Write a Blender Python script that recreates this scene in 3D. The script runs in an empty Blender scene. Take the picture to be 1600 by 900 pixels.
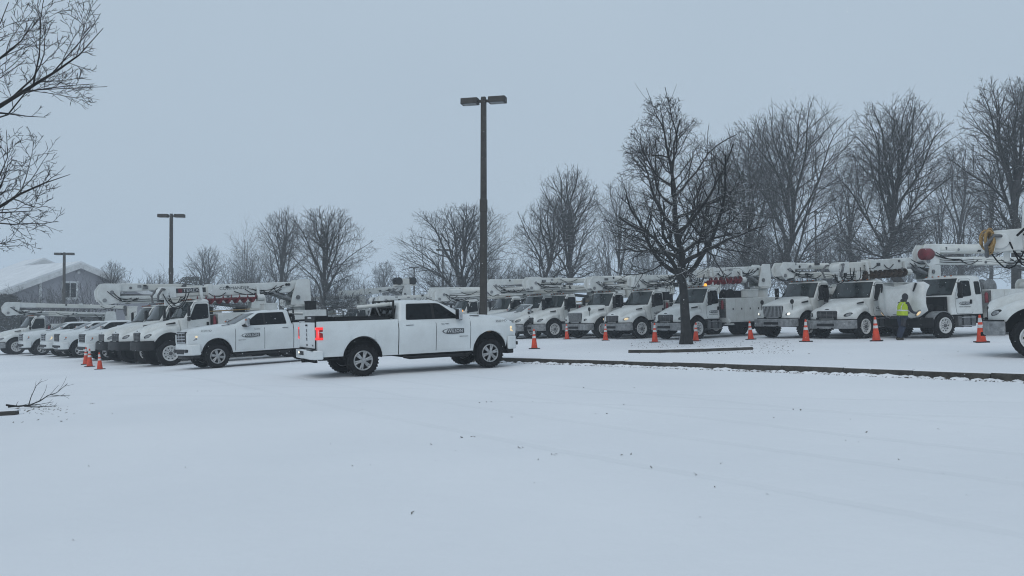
import bpy, bmesh, math, random
from mathutils import Vector, Matrix
import numpy as np

R = math.radians
scene = bpy.context.scene
C = scene.collection

# ------------------------------------------------------------------ camera
F = 1200.0            # focal length in photograph pixels (1600 wide)
EYE = 1.72            # eye height above the snow at the camera
HOR = 467.0           # photograph row of the eye level
cam_d = bpy.data.cameras.new('camera')
cam_d.sensor_width = 36.0
cam_d.lens = 36.0 * F / 1600.0
cam_d.clip_start = 0.1
cam_d.clip_end = 6000
cam = bpy.data.objects.new('camera', cam_d)
C.objects.link(cam)
cam.location = (0, 0, EYE)
cam.rotation_euler = (R(90) + math.atan((HOR - 450.0) / F), 0, 0)
scene.camera = cam

# ------------------------------------------------------------------ world, sun, exposure
SUN_EL, SUN_ROT = R(48), R(200)
world = bpy.data.worlds.new('World')
scene.world = world
world.use_nodes = True
nt = world.node_tree
for n in list(nt.nodes):
    nt.nodes.remove(n)
out = nt.nodes.new('ShaderNodeOutputWorld')
sky = nt.nodes.new('ShaderNodeTexSky')
sky.sky_type = 'NISHITA'
sky.sun_disc = False
sky.sun_elevation = SUN_EL
sky.sun_rotation = SUN_ROT
sky.air_density = 1.0
sky.dust_density = 4.0
bg1 = nt.nodes.new('ShaderNodeBackground')
bg1.inputs['Strength'].default_value = 0.05
nt.links.new(sky.outputs[0], bg1.inputs['Color'])
tc = nt.nodes.new('ShaderNodeTexCoord')
nz = nt.nodes.new('ShaderNodeTexNoise')
nz.inputs['Scale'].default_value = 1.6
nz.inputs['Detail'].default_value = 3.0
nt.links.new(tc.outputs['Generated'], nz.inputs['Vector'])
cr = nt.nodes.new('ShaderNodeValToRGB')
cr.color_ramp.elements[0].position = 0.3
cr.color_ramp.elements[0].color = (0.445, 0.548, 0.652, 1)
cr.color_ramp.elements[1].position = 0.75
cr.color_ramp.elements[1].color = (0.480, 0.585, 0.690, 1)
nt.links.new(nz.outputs['Fac'], cr.inputs['Fac'])
bg2 = nt.nodes.new('ShaderNodeBackground')
bg2.inputs['Strength'].default_value = 1.0
nt.links.new(cr.outputs[0], bg2.inputs['Color'])
mix = nt.nodes.new('ShaderNodeMixShader')
mix.inputs[0].default_value = 0.93
nt.links.new(bg1.outputs[0], mix.inputs[1])
nt.links.new(bg2.outputs[0], mix.inputs[2])
nt.links.new(mix.outputs[0], out.inputs['Surface'])

sun_d = bpy.data.lights.new('sun', 'SUN')
sun_d.energy = 0.6
sun_d.angle = R(40)
sun_d.color = (1.0, 0.985, 0.96)
sun = bpy.data.objects.new('sun', sun_d)
C.objects.link(sun)
# the sun stands behind the camera's left shoulder, far up in the cloud
sv = Vector((math.sin(SUN_ROT) * math.cos(SUN_EL), math.cos(SUN_ROT) * math.cos(SUN_EL), math.sin(SUN_EL)))
sun.rotation_euler = sv.to_track_quat('Z', 'Y').to_euler()
sun.location = (0, 0, 60)

scene.view_settings.view_transform = 'Standard'
scene.view_settings.look = 'None'
scene.view_settings.exposure = 0.0
scene.view_settings.gamma = 1.0
scene.view_settings.use_curve_mapping = False
scene.cycles.use_denoising = True
scene.cycles.filter_width = 1.1
scene.cycles.max_bounces = 5
scene.cycles.diffuse_bounces = 3
scene.cycles.glossy_bounces = 3
scene.cycles.volume_bounces = 2
scene.cycles.transparent_max_bounces = 6

# ------------------------------------------------------------------ materials
MAT = {}
def mat(name, col, rough=0.6, metal=0.0, spec=0.5, noise=0.0, nscale=6.0, col2=None, emit=None, estr=0.0, bump=0.0, bscale=40.0, ior=1.45, coat=0.0):
    m = bpy.data.materials.new(name)
    m.use_nodes = True
    t = m.node_tree
    b = t.nodes['Principled BSDF']
    b.inputs['Base Color'].default_value = (*col, 1)
    b.inputs['Roughness'].default_value = rough
    b.inputs['Metallic'].default_value = metal
    b.inputs['Specular IOR Level'].default_value = spec
    b.inputs['IOR'].default_value = ior
    b.inputs['Coat Weight'].default_value = coat
    if emit:
        b.inputs['Emission Color'].default_value = (*emit, 1)
        b.inputs['Emission Strength'].default_value = estr
    if noise > 0 or bump > 0:
        co = t.nodes.new('ShaderNodeTexCoord')
    if noise > 0:
        n = t.nodes.new('ShaderNodeTexNoise')
        n.inputs['Scale'].default_value = nscale
        n.inputs['Detail'].default_value = 6
        n.inputs['Roughness'].default_value = 0.65
        t.links.new(co.outputs['Object'], n.inputs['Vector'])
        r = t.nodes.new('ShaderNodeValToRGB')
        r.color_ramp.elements[0].position = 0.35
        r.color_ramp.elements[1].position = 0.7
        c2 = col2 or tuple(c * (0.72 if noise >= 1 else 1 - noise) for c in col)
        r.color_ramp.elements[0].color = (*c2, 1)
        r.color_ramp.elements[1].color = (*col, 1)
        t.links.new(n.outputs['Fac'], r.inputs['Fac'])
        t.links.new(r.outputs[0], b.inputs['Base Color'])
    if bump > 0:
        n2 = t.nodes.new('ShaderNodeTexNoise')
        n2.inputs['Scale'].default_value = bscale
        n2.inputs['Detail'].default_value = 5
        t.links.new(co.outputs['Object'], n2.inputs['Vector'])
        bp = t.nodes.new('ShaderNodeBump')
        bp.inputs['Strength'].default_value = bump
        bp.inputs['Distance'].default_value = 0.02
        t.links.new(n2.outputs['Fac'], bp.inputs['Height'])
        t.links.new(bp.outputs[0], b.inputs['Normal'])
    MAT[name] = m
    return m

mat('white_paint', (0.70, 0.735, 0.74), 0.32, noise=1, nscale=1.7, col2=(0.61, 0.635, 0.635), coat=0.3)
mat('truck_paint', (0.72, 0.745, 0.735), 0.38, noise=1, nscale=2.3, col2=(0.58, 0.59, 0.57), coat=0.2)
mat('body_paint', (0.66, 0.68, 0.67), 0.45, noise=1, nscale=1.6, col2=(0.5, 0.51, 0.49))
mat('fibreglass', (0.70, 0.71, 0.68), 0.4, noise=1, nscale=1.1, col2=(0.6, 0.6, 0.56))
mat('black_plastic', (0.014, 0.014, 0.015), 0.55, spec=0.3, noise=1, nscale=9, col2=(0.006, 0.006, 0.007))
mat('rubber', (0.020, 0.020, 0.021), 0.9, spec=0.2, noise=1, nscale=14, col2=(0.007, 0.007, 0.008), bump=0.4, bscale=60)
mat('underbody', (0.022, 0.022, 0.022), 0.85, spec=0.2, noise=1, nscale=7, col2=(0.008, 0.008, 0.009))
mat('windscreen_glass', (0.030, 0.042, 0.044), 0.05, spec=0.5, ior=1.5, noise=1, nscale=2.2, col2=(0.012, 0.017, 0.018))
mat('window_glass', (0.008, 0.011, 0.013), 0.05, spec=0.16, ior=1.45, noise=1, nscale=5, col2=(0.002, 0.003, 0.004))
mat('chrome', (0.6, 0.61, 0.63), 0.25, 1.0, noise=1, nscale=8, col2=(0.35, 0.36, 0.37))
mat('alloy', (0.5, 0.51, 0.52), 0.38, 0.7, noise=1, nscale=12, col2=(0.3, 0.3, 0.3))
mat('steel', (0.18, 0.185, 0.19), 0.5, 0.4, noise=1, nscale=7, col2=(0.09, 0.09, 0.092))
mat('bumper_grey', (0.34, 0.35, 0.355), 0.42, 0.25, noise=1, nscale=6, col2=(0.15, 0.155, 0.16))
mat('rim_white', (0.74, 0.75, 0.75), 0.5, 0.0, noise=1, nscale=9, col2=(0.55, 0.55, 0.54))
mat('lens', (0.45, 0.47, 0.48), 0.12, 0.3, spec=0.8, noise=1, nscale=20, col2=(0.12, 0.125, 0.13))
mat('lamp_white', (0.9, 0.9, 0.85), 0.2, emit=(1.0, 0.93, 0.72), estr=1.5)
mat('lamp_warm', (0.9, 0.75, 0.5), 0.2, emit=(1.0, 0.66, 0.30), estr=0.5)
mat('lamp_amber', (0.9, 0.4, 0.05), 0.2, emit=(1.0, 0.42, 0.06), estr=1.2)
mat('amber_lens', (0.5, 0.12, 0.02), 0.25, noise=1, nscale=30)
mat('lamp_red', (0.7, 0.02, 0.02), 0.2, emit=(1.0, 0.03, 0.03), estr=0.75)
mat('red_lens', (0.35, 0.012, 0.012), 0.2, noise=1, nscale=30)
mat('red_paint', (0.22, 0.02, 0.03), 0.5, noise=1, nscale=5, col2=(0.1, 0.012, 0.018))
mat('rusty_steel', (0.07, 0.045, 0.03), 0.8, noise=1, nscale=6, col2=(0.03, 0.022, 0.018))
mat('rope', (0.42, 0.27, 0.11), 0.9, noise=1, nscale=25)
mat('cone_orange', (0.82, 0.075, 0.022), 0.6, noise=1, nscale=6, col2=(0.50, 0.05, 0.02))
mat('reflective_white', (0.75, 0.76, 0.77), 0.35, noise=1, nscale=12, col2=(0.5, 0.5, 0.5))
mat('pole_bronze', (0.028, 0.023, 0.02), 0.55, noise=1, nscale=5, col2=(0.05, 0.045, 0.038))
mat('concrete', (0.2, 0.19, 0.175), 0.9, noise=1, nscale=9, col2=(0.09, 0.085, 0.075), bump=0.5)
mat('kerb_concrete', (0.085, 0.078, 0.066), 0.9, noise=1, nscale=5, col2=(0.035, 0.032, 0.028), bump=0.6, bscale=25)
mat('siding', (0.36, 0.355, 0.385), 0.8, noise=1, nscale=0.8, col2=(0.31, 0.305, 0.335))
mat('trim_white', (0.74, 0.75, 0.75), 0.6, noise=1, nscale=3)
mat('roof_snow', (0.8, 0.82, 0.84), 0.8, noise=1, nscale=0.6, col2=(0.66, 0.68, 0.7))
mat('lettering_dark', (0.03, 0.033, 0.036), 0.5, noise=1, nscale=40)
mat('lettering_grey', (0.09, 0.10, 0.107), 0.5, noise=1, nscale=40)
mat('lettering_white', (0.72, 0.74, 0.75), 0.5, noise=1, nscale=40)
mat('vest', (0.48, 0.62, 0.03), 0.75, noise=1, nscale=9, col2=(0.33, 0.45, 0.025), bump=0.5, bscale=12)
mat('jacket', (0.022, 0.024, 0.03), 0.9, noise=1, nscale=10, col2=(0.045, 0.045, 0.05), bump=0.5, bscale=18)
mat('denim', (0.028, 0.042, 0.075), 0.9, noise=1, nscale=9, col2=(0.016, 0.022, 0.04), bump=0.4, bscale=16)
mat('boots', (0.06, 0.05, 0.035), 0.8, noise=1, nscale=15)
mat('skin', (0.38, 0.22, 0.16), 0.55, noise=1, nscale=20)
mat('leaf_brown', (0.06, 0.045, 0.032), 0.9, noise=1, nscale=4, col2=(0.1, 0.08, 0.055))
mat('leaf_dark', (0.03, 0.036, 0.025), 0.9, noise=1, nscale=0.9, col2=(0.06, 0.055, 0.045))
mat('flake', (0.85, 0.87, 0.9), 0.9, noise=0.05, nscale=3)

def bark(name, c1, c2, snow, thresh=0.62):
    m = bpy.data.materials.new(name)
    m.use_nodes = True
    t = m.node_tree
    b = t.nodes['Principled BSDF']
    b.inputs['Roughness'].default_value = 0.92
    co = t.nodes.new('ShaderNodeTexCoord')
    n = t.nodes.new('ShaderNodeTexNoise')
    n.inputs['Scale'].default_value = 4.0
    n.inputs['Detail'].default_value = 8
    t.links.new(co.outputs['Object'], n.inputs['Vector'])
    r = t.nodes.new('ShaderNodeValToRGB')
    r.color_ramp.elements[0].position = 0.35
    r.color_ramp.elements[1].position = 0.68
    r.color_ramp.elements[0].color = (*c1, 1)
    r.color_ramp.elements[1].color = (*c2, 1)
    t.links.new(n.outputs['Fac'], r.inputs['Fac'])
    # snow caught on the upper side of limbs
    g = t.nodes.new('ShaderNodeNewGeometry')
    sx = t.nodes.new('ShaderNodeSeparateXYZ')
    t.links.new(g.outputs['True Normal'], sx.inputs[0])
    n2 = t.nodes.new('ShaderNodeTexNoise')
    n2.inputs['Scale'].default_value = 1.7
    n2.inputs['Detail'].default_value = 5
    t.links.new(co.outputs['Object'], n2.inputs['Vector'])
    ad = t.nodes.new('ShaderNodeMath'); ad.operation = 'ADD'
    t.links.new(sx.outputs['Z'], ad.inputs[0]); t.links.new(n2.outputs['Fac'], ad.inputs[1])
    rr = t.nodes.new('ShaderNodeMapRange')
    rr.inputs['From Min'].default_value = thresh + 0.5
    rr.inputs['From Max'].default_value = thresh + 0.75
    rr.inputs['To Max'].default_value = snow
    t.links.new(ad.outputs[0], rr.inputs['Value'])
    mx = t.nodes.new('ShaderNodeMix'); mx.data_type = 'RGBA'
    t.links.new(rr.outputs[0], mx.inputs['Factor'])
    t.links.new(r.outputs[0], mx.inputs['A'])
    mx.inputs['B'].default_value = (0.75, 0.78, 0.8, 1)
    t.links.new(mx.outputs['Result'], b.inputs['Base Color'])
    MAT[name] = m
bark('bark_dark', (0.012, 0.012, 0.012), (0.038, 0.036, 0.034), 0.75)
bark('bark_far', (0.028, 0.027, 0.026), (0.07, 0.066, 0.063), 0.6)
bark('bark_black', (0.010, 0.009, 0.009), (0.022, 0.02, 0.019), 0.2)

# snow ground: faint shallow wheel tracks and drift relief
def snow_material():
    m = bpy.data.materials.new('snow')
    m.use_nodes = True
    t = m.node_tree
    b = t.nodes['Principled BSDF']
    b.inputs['Roughness'].default_value = 0.75
    b.inputs['Specular IOR Level'].default_value = 0.25
    co = t.nodes.new('ShaderNodeTexCoord')
    n = t.nodes.new('ShaderNodeTexNoise')
    n.inputs['Scale'].default_value = 0.22
    n.inputs['Detail'].default_value = 7
    t.links.new(co.outputs['Object'], n.inputs['Vector'])
    r = t.nodes.new('ShaderNodeValToRGB')
    r.color_ramp.elements[0].position = 0.3
    r.color_ramp.elements[1].position = 0.7
    r.color_ramp.elements[0].color = (0.79, 0.805, 0.83, 1)
    r.color_ramp.elements[1].color = (0.86, 0.87, 0.89, 1)
    t.links.new(n.outputs['Fac'], r.inputs['Fac'])
    # pressed wheel tracks: lines of compacted snow running across the lot
    def track(angle, offs, dist, wob):
        mp = t.nodes.new('ShaderNodeMapping')
        mp.inputs['Rotation'].default_value = (0, 0, R(angle))
        t.links.new(co.outputs['Object'], mp.inputs['Vector'])
        s = t.nodes.new('ShaderNodeSeparateXYZ')
        t.links.new(mp.outputs[0], s.inputs[0])
        nn = t.nodes.new('ShaderNodeTexNoise')
        nn.inputs['Scale'].default_value = 0.06
        nn.inputs['Detail'].default_value = 2
        t.links.new(mp.outputs[0], nn.inputs['Vector'])
        ma = t.nodes.new('ShaderNodeMath'); ma.operation = 'MULTIPLY_ADD'
        ma.inputs[1].default_value = wob
        t.links.new(nn.outputs['Fac'], ma.inputs[0])
        t.links.new(s.outputs['Y'], ma.inputs[2])
        res = None
        for o in offs:
            sb = t.nodes.new('ShaderNodeMath'); sb.operation = 'SUBTRACT'; sb.inputs[1].default_value = o
            t.links.new(ma.outputs[0], sb.inputs[0])
            ab = t.nodes.new('ShaderNodeMath'); ab.operation = 'ABSOLUTE'
            t.links.new(sb.outputs[0], ab.inputs[0])
            mr = t.nodes.new('ShaderNodeMapRange')
            mr.inputs['From Min'].default_value = dist * 0.5
            mr.inputs['From Max'].default_value = dist
            mr.inputs['To Min'].default_value = 1
            mr.inputs['To Max'].default_value = 0
            t.links.new(ab.outputs[0], mr.inputs['Value'])
            if res is None:
                res = mr.outputs[0]
            else:
                mxm = t.nodes.new('ShaderNodeMath'); mxm.operation = 'MAXIMUM'
                t.links.new(res, mxm.inputs[0]); t.links.new(mr.outputs[0], mxm.inputs[1])
                res = mxm.outputs[0]
        return res
    t1 = track(24, (13.9, 15.7), 0.12, 2.0)
    t2 = track(53, (8.3, 9.8, 11.6, 6.6), 0.13, 0.9)
    mm = t.nodes.new('ShaderNodeMath'); mm.operation = 'MAXIMUM'
    t.links.new(t1, mm.inputs[0]); t.links.new(t2, mm.inputs[1])
    n3 = t.nodes.new('ShaderNodeTexNoise')
    n3.inputs['Scale'].default_value = 0.35; n3.inputs['Detail'].default_value = 4
    t.links.new(co.outputs['Object'], n3.inputs['Vector'])
    mu = t.nodes.new('ShaderNodeMath'); mu.operation = 'MULTIPLY'
    t.links.new(mm.outputs[0], mu.inputs[0]); t.links.new(n3.outputs['Fac'], mu.inputs[1])
    mx = t.nodes.new('ShaderNodeMix'); mx.data_type = 'RGBA'
    sc_ = t.nodes.new('ShaderNodeMath'); sc_.operation = 'MULTIPLY'; sc_.inputs[1].default_value = 0.10
    t.links.new(mu.outputs[0], sc_.inputs[0])
    t.links.new(sc_.outputs[0], mx.inputs['Factor'])
    t.links.new(r.outputs[0], mx.inputs['A'])
    mx.inputs['B'].default_value = (0.42, 0.44, 0.46, 1)
    t.links.new(mx.outputs['Result'], b.inputs['Base Color'])
    nb = t.nodes.new('ShaderNodeTexNoise')
    nb.inputs['Scale'].default_value = 3.5; nb.inputs['Detail'].default_value = 8; nb.inputs['Roughness'].default_value = 0.6
    t.links.new(co.outputs['Object'], nb.inputs['Vector'])
    sub = t.nodes.new('ShaderNodeMath'); sub.operation = 'SUBTRACT'
    t.links.new(nb.outputs['Fac'], sub.inputs[0]); t.links.new(mu.outputs[0], sub.inputs[1])
    bp = t.nodes.new('ShaderNodeBump')
    bp.inputs['Strength'].default_value = 0.38; bp.inputs['Distance'].default_value = 0.03
    t.links.new(sub.outputs[0], bp.inputs['Height'])
    t.links.new(bp.outputs[0], b.inputs['Normal'])
    MAT['snow'] = m
snow_material()

# ------------------------------------------------------------------ mesh helpers
class MB:
    def __init__(s):
        s.v = []; s.f = []; s.marks = []
    def add(s, vs, fs):
        o = len(s.v)
        s.marks.append((o, len(s.f)))
        s.v += [tuple(v) for v in vs]
        s.f += [tuple(i + o for i in f) for f in fs]
    def box(s, c, d, rot=None):
        x, y, z = d[0] / 2, d[1] / 2, d[2] / 2
        vs = [Vector((a * x, b * y, e * z)) for a in (-1, 1) for b in (-1, 1) for e in (-1, 1)]
        if rot is not None:
            vs = [rot @ v for v in vs]
        vs = [v + Vector(c) for v in vs]
        s.add(vs, [(0, 1, 3, 2), (4, 6, 7, 5), (0, 4, 5, 1), (2, 3, 7, 6), (0, 2, 6, 4), (1, 5, 7, 3)])
    def prism(s, pts, y0, y1, axis='y'):
        n = len(pts)
        def mk(p, w):
            return (p[0], w, p[1]) if axis == 'y' else ((p[0], p[1], w) if axis == 'z' else (w, p[0], p[1]))
        vs = [mk(p, y0) for p in pts] + [mk(p, y1) for p in pts]
        fs = [tuple(range(n)), tuple(range(2 * n - 1, n - 1, -1))]
        fs += [(i, (i + 1) % n, n + (i + 1) % n, n + i) for i in range(n)]
        s.add(vs, fs)
    def tube(s, path, rad, n=8, cap=True):
        path = [Vector(p) for p in path]
        if not hasattr(rad, '__len__'):
            rad = [rad] * len(path)
        vs, fs = [], []
        ref = Vector((0, 0, 1))
        for i, p in enumerate(path):
            d = (path[min(i + 1, len(path) - 1)] - path[max(i - 1, 0)])
            d = d.normalized() if d.length > 1e-9 else Vector((0, 0, 1))
            r_ = ref if abs(d.dot(ref)) < 0.95 else Vector((1, 0, 0))
            u = d.cross(r_).normalized(); w = u.cross(d)
            for k in range(n):
                a = 2 * math.pi * k / n
                vs.append(p + (u * math.cos(a) + w * math.sin(a)) * rad[i])
        for i in range(len(path) - 1):
            for k in range(n):
                a, b = i * n + k, i * n + (k + 1) % n
                fs.append((a, b, b + n, a + n))
        if cap:
            fs.append(tuple(range(n - 1, -1, -1)))
            fs.append(tuple((len(path) - 1) * n + k for k in range(n)))
        s.add(vs, fs)
    def lathe(s, prof, n=24, axis='y', c=(0, 0, 0), close=False, caps=True):
        # prof: (along axis, radius)
        vs, fs = [], []
        for (h, r) in prof:
            for k in range(n):
                a = 2 * math.pi * k / n
                if axis == 'y':
                    vs.append((c[0] + r * math.cos(a), c[1] + h, c[2] + r * math.sin(a)))
                elif axis == 'z':
                    vs.append((c[0] + r * math.cos(a), c[1] + r * math.sin(a), c[2] + h))
                else:
                    vs.append((c[0] + h, c[1] + r * math.cos(a), c[2] + r * math.sin(a)))
        m = len(prof)
        for i in range(m - 1 if not close else m):
            j = (i + 1) % m
            for k in range(n):
                fs.append((i * n + k, i * n + (k + 1) % n, j * n + (k + 1) % n, j * n + k))
        if not close and caps:
            if prof[0][1] > 1e-4: fs.append(tuple(range(n)))
            if prof[-1][1] > 1e-4: fs.append(tuple((m - 1) * n + k for k in range(n)))
        s.add(vs, fs)
    def beam(s, p0, p1, w, h0, h1=None, w1=None):
        # rectangular beam between two points, h in the vertical plane
        h1 = h0 if h1 is None else h1
        w1 = w if w1 is None else w1
        p0, p1 = Vector(p0), Vector(p1)
        d = (p1 - p0).normalized()
        up = Vector((0, 0, 1)) if abs(d.z) < 0.95 else Vector((1, 0, 0))
        u = d.cross(up).normalized(); w_ = u.cross(d)
        vs = []
        for p, h, ww in ((p0, h0, w), (p1, h1, w1)):
            for a, b in ((-1, -1), (1, -1), (1, 1), (-1, 1)):
                vs.append(p + u * a * ww / 2 + w_ * b * h / 2)
        s.add(vs, [(0, 1, 2, 3), (7, 6, 5, 4), (0, 4, 5, 1), (1, 5, 6, 2), (2, 6, 7, 3), (3, 7, 4, 0)])
    def loft(s, rings, closed=True, cap0=True, cap1=True):
        n = len(rings[0]); vs = []; fs = []
        for r_ in rings: vs += list(r_)
        for i in range(len(rings) - 1):
            for k in range(n if closed else n - 1):
                a, b = i * n + k, i * n + (k + 1) % n
                fs.append((a, b, b + n, a + n))
        if cap0: fs.append(tuple(range(n - 1, -1, -1)))
        if cap1: fs.append(tuple((len(rings) - 1) * n + k for k in range(n)))
        s.add(vs, fs)
    def ellipsoid(s, c, r, rot=None, nu=12, nv=8):
        vs = []; fs = []
        for i in range(nv + 1):
            th = math.pi * i / nv
            for k in range(nu):
                a = 2 * math.pi * k / nu
                v = Vector((r[0] * math.sin(th) * math.cos(a), r[1] * math.sin(th) * math.sin(a), r[2] * math.cos(th)))
                if rot is not None: v = rot @ v
                vs.append(v + Vector(c))
        for i in range(nv):
            for k in range(nu):
                fs.append((i * nu + k, i * nu + (k + 1) % nu, (i + 1) * nu + (k + 1) % nu, (i + 1) * nu + k))
        s.add(vs, fs)
    def mirror_y(s):
        o = len(s.v); n = len(s.f)
        s.v += [(x, -y, z) for x, y, z in s.v]
        s.f += [tuple(reversed([i + o for i in f])) for f in s.f[:n]]
    def mesh(s, name, material, smooth=35):
        me = bpy.data.meshes.new(name)
        me.from_pydata(s.v, [], s.f)
        bm = bmesh.new(); bm.from_mesh(me)
        bmesh.ops.remove_doubles(bm, verts=bm.verts, dist=1e-5)
        bmesh.ops.recalc_face_normals(bm, faces=bm.faces)
        bm.to_mesh(me); bm.free()
        me.materials.append(MAT[material])
        if smooth:
            me.polygons.foreach_set('use_smooth', [True] * len(me.polygons))
            me.set_sharp_from_angle(angle=R(smooth))
        return me

CACHE = {}
SPLIT = {'wheel_arch_liner', 'hose', 'door_seam', 'side_tool_box', 'tool_box_lid', 'outrigger', 'pole_guide', 'lift_cylinder', 'tail_light', 'step', 'boot', 'trousers', 'tailgate_seam', 'mirror', 'pivot_pin', 'reflective_strap', 'eye', 'hose_coil'}
FINE = {'grille_bar', 'roof_marker', 'door_latch', 'tow_hook', 'wiper', 'tank_strap', 'rack_strut', 'step_pad'}
def P(parent, name, key, fn, material, bevel=0.0, loc=None, rot=None, smooth=35, seg=2):
    """a part of its own under parent; alike parts share mesh data through key"""
    k = (key, material)
    if name in SPLIT and k not in CACHE:
        b = MB(); fn(b)
        if name == 'outrigger' or name in ('tail_light', 'mirror') and len(b.marks) > 1 and 'pk' in str(key): CACHE[k] = [b.mesh(name, material, smooth)]
        else:
            L_ = []
            ends = b.marks[1:] + [(len(b.v), len(b.f))]
            for (v0, f0), (v1, f1) in zip(b.marks, ends):
                q = MB(); q.v = b.v[v0:v1]; q.f = [tuple(i - v0 for i in f) for f in b.f[f0:f1]]
                L_.append(q.mesh(name, material, smooth))
            CACHE[k] = L_
    if k not in CACHE:
        b = MB(); fn(b); CACHE[k] = b.mesh(name, material, smooth)
    if isinstance(CACHE[k], list):
        first = None
        for me in CACHE[k]:
            o = bpy.data.objects.new(name, me); C.objects.link(o)
            if parent is not None: o.parent = parent
            if loc is not None: o.location = loc
            if rot is not None: o.rotation_euler = rot
            if bevel > 0:
                m = o.modifiers.new('bevel', 'BEVEL'); m.width = bevel; m.segments = seg; m.limit_method = 'ANGLE'; m.angle_limit = R(40)
            first = first or o
        return first
    o = bpy.data.objects.new(name, CACHE[k])
    C.objects.link(o)
    if name in FINE: o['kind'] = 'stuff'
    if parent is not None: o.parent = parent
    if loc is not None: o.location = loc
    if rot is not None: o.rotation_euler = rot
    if bevel > 0:
        m = o.modifiers.new('bevel', 'BEVEL'); m.width = bevel; m.segments = seg; m.limit_method = 'ANGLE'; m.angle_limit = R(40)
    return o

def tag(o, label=None, cat=None, group=None, kind=None):
    if label: o['label'] = label
    if cat: o['category'] = cat
    if group: o['group'] = group
    if kind: o['kind'] = kind
    return o

def empty(name, label, cat, group=None):
    o = bpy.data.objects.new(name, None)
    o.empty_display_size = 0.2
    C.objects.link(o)
    return tag(o, label, cat, group)

def text_mesh(key, body, size, material, extrude=0.002):
    k = ('text', key, material)
    if k not in CACHE:
        cu = bpy.data.curves.new('lettering', 'FONT')
        cu.body = body; cu.size = size; cu.extrude = extrude; cu.align_x = 'CENTER'; cu.align_y = 'CENTER'
        cu.resolution_u = 2
        ob = bpy.data.objects.new('lettering', cu)
        C.objects.link(ob)
        dg = bpy.context.evaluated_depsgraph_get()
        me = bpy.data.meshes.new_from_object(ob.evaluated_get(dg))
        bpy.data.objects.remove(ob); bpy.data.curves.remove(cu)
        me.materials.clear(); me.materials.append(MAT[material])
        CACHE[k] = me
    return CACHE[k]

def lettering(parent, body, size, material, loc, rot, scale=(1, 1, 1)):
    o = bpy.data.objects.new('lettering', text_mesh(body + str(size), body, size, material))
    C.objects.link(o)
    o['kind'] = 'stuff'
    o.parent = parent; o.location = loc; o.rotation_euler = rot; o.scale = scale
    return o

def interp(x, xs, ys):
    if x <= xs[0]: return ys[0]
    for i in range(len(xs) - 1):
        if x <= xs[i + 1]:
            return ys[i] + (ys[i + 1] - ys[i]) * (x - xs[i]) / (xs[i + 1] - xs[i])
    return ys[-1]

def sstep(a, b, x):
    t = min(1.0, max(0.0, (x - a) / (b - a)))
    return t * t * (3 - 2 * t)

# ------------------------------------------------------------------ the lie of the land
KERB = [(30.0, -5.6), (16.0, 9.2), (10.2, 15.2), (8.3, 17.2), (6.4, 19.1), (3.3, 21.7), (0.2, 24.2), (-1.4, 25.2)]
KX = [p[0] for p in reversed(KERB)]
KY = [p[1] for p in reversed(KERB)]
STEP = 0.14
def base_z(x, y):
    xc = 62 * math.tanh(x / 62.0) if abs(x) > 30 else x * (1 - 0.075 * sstep(0, 30, abs(x)))
    yc = min(y, 62) if y < 62 else 62 + 6 * math.tanh((y - 62) / 60.0)
    return 0.031 * xc - 0.016 * yc - 0.15 * sstep(-4, -18, x) + 0.13 * math.exp(-((x + 6) ** 2 + (y - 23) ** 2) / 98.0)
def sd_kerb(x, y):
    return (y - interp(x, KX, KY)) * 0.72
def ground_z(x, y):
    z = base_z(x, y)
    z += STEP * sstep(0.03, 0.30, sd_kerb(x, y)) * sstep(-9.0, -2.0, x)
    return z
def ray_ground(px, py):
    """where the line of sight through a photograph pixel meets the ground"""
    dx, dz = (px - 800.0) / F, (HOR - py) / F
    lo, hi = 3.0, 140.0
    d = lo
    prev = EYE + dz * d - ground_z(dx * d, d)
    while d < hi:
        d2 = d + 0.1
        cur = EYE + dz * d2 - ground_z(dx * d2, d2)
        if cur <= 0:
            t = prev / (prev - cur)
            d = d + 0.1 * t
            return dx * d, d
        d, prev = d2, cur
    return dx * hi, hi
def at(px, d):
    return (px - 800.0) / F * d, d
def z_at(py, d):
    return EYE + (HOR - py) / F * d
def tilt(x, y):
    e = 0.8
    gx = (base_z(x + e, y) - base_z(x - e, y)) / (2 * e)
    gy = (base_z(x, y + e) - base_z(x, y - e)) / (2 * e)
    n = Vector((-gx, -gy, 1)).normalized()
    return Vector((0, 0, 1)).rotation_difference(n).to_matrix()
def place(root, xy, heading, anchor=(0, 0), tilted=True, dz=0.0):
    """put a thing so that its local point anchor stands on the ground at xy"""
    x, y = xy
    T = tilt(x, y) if tilted else Matrix.Identity(3)
    M = T @ Matrix.Rotation(R(heading), 3, 'Z')
    off = M @ Vector((anchor[0], anchor[1], 0))
    root.location = Vector((x, y, ground_z(x, y) + dz)) - off
    root.rotation_euler = M.to_euler()
    return root

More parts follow.
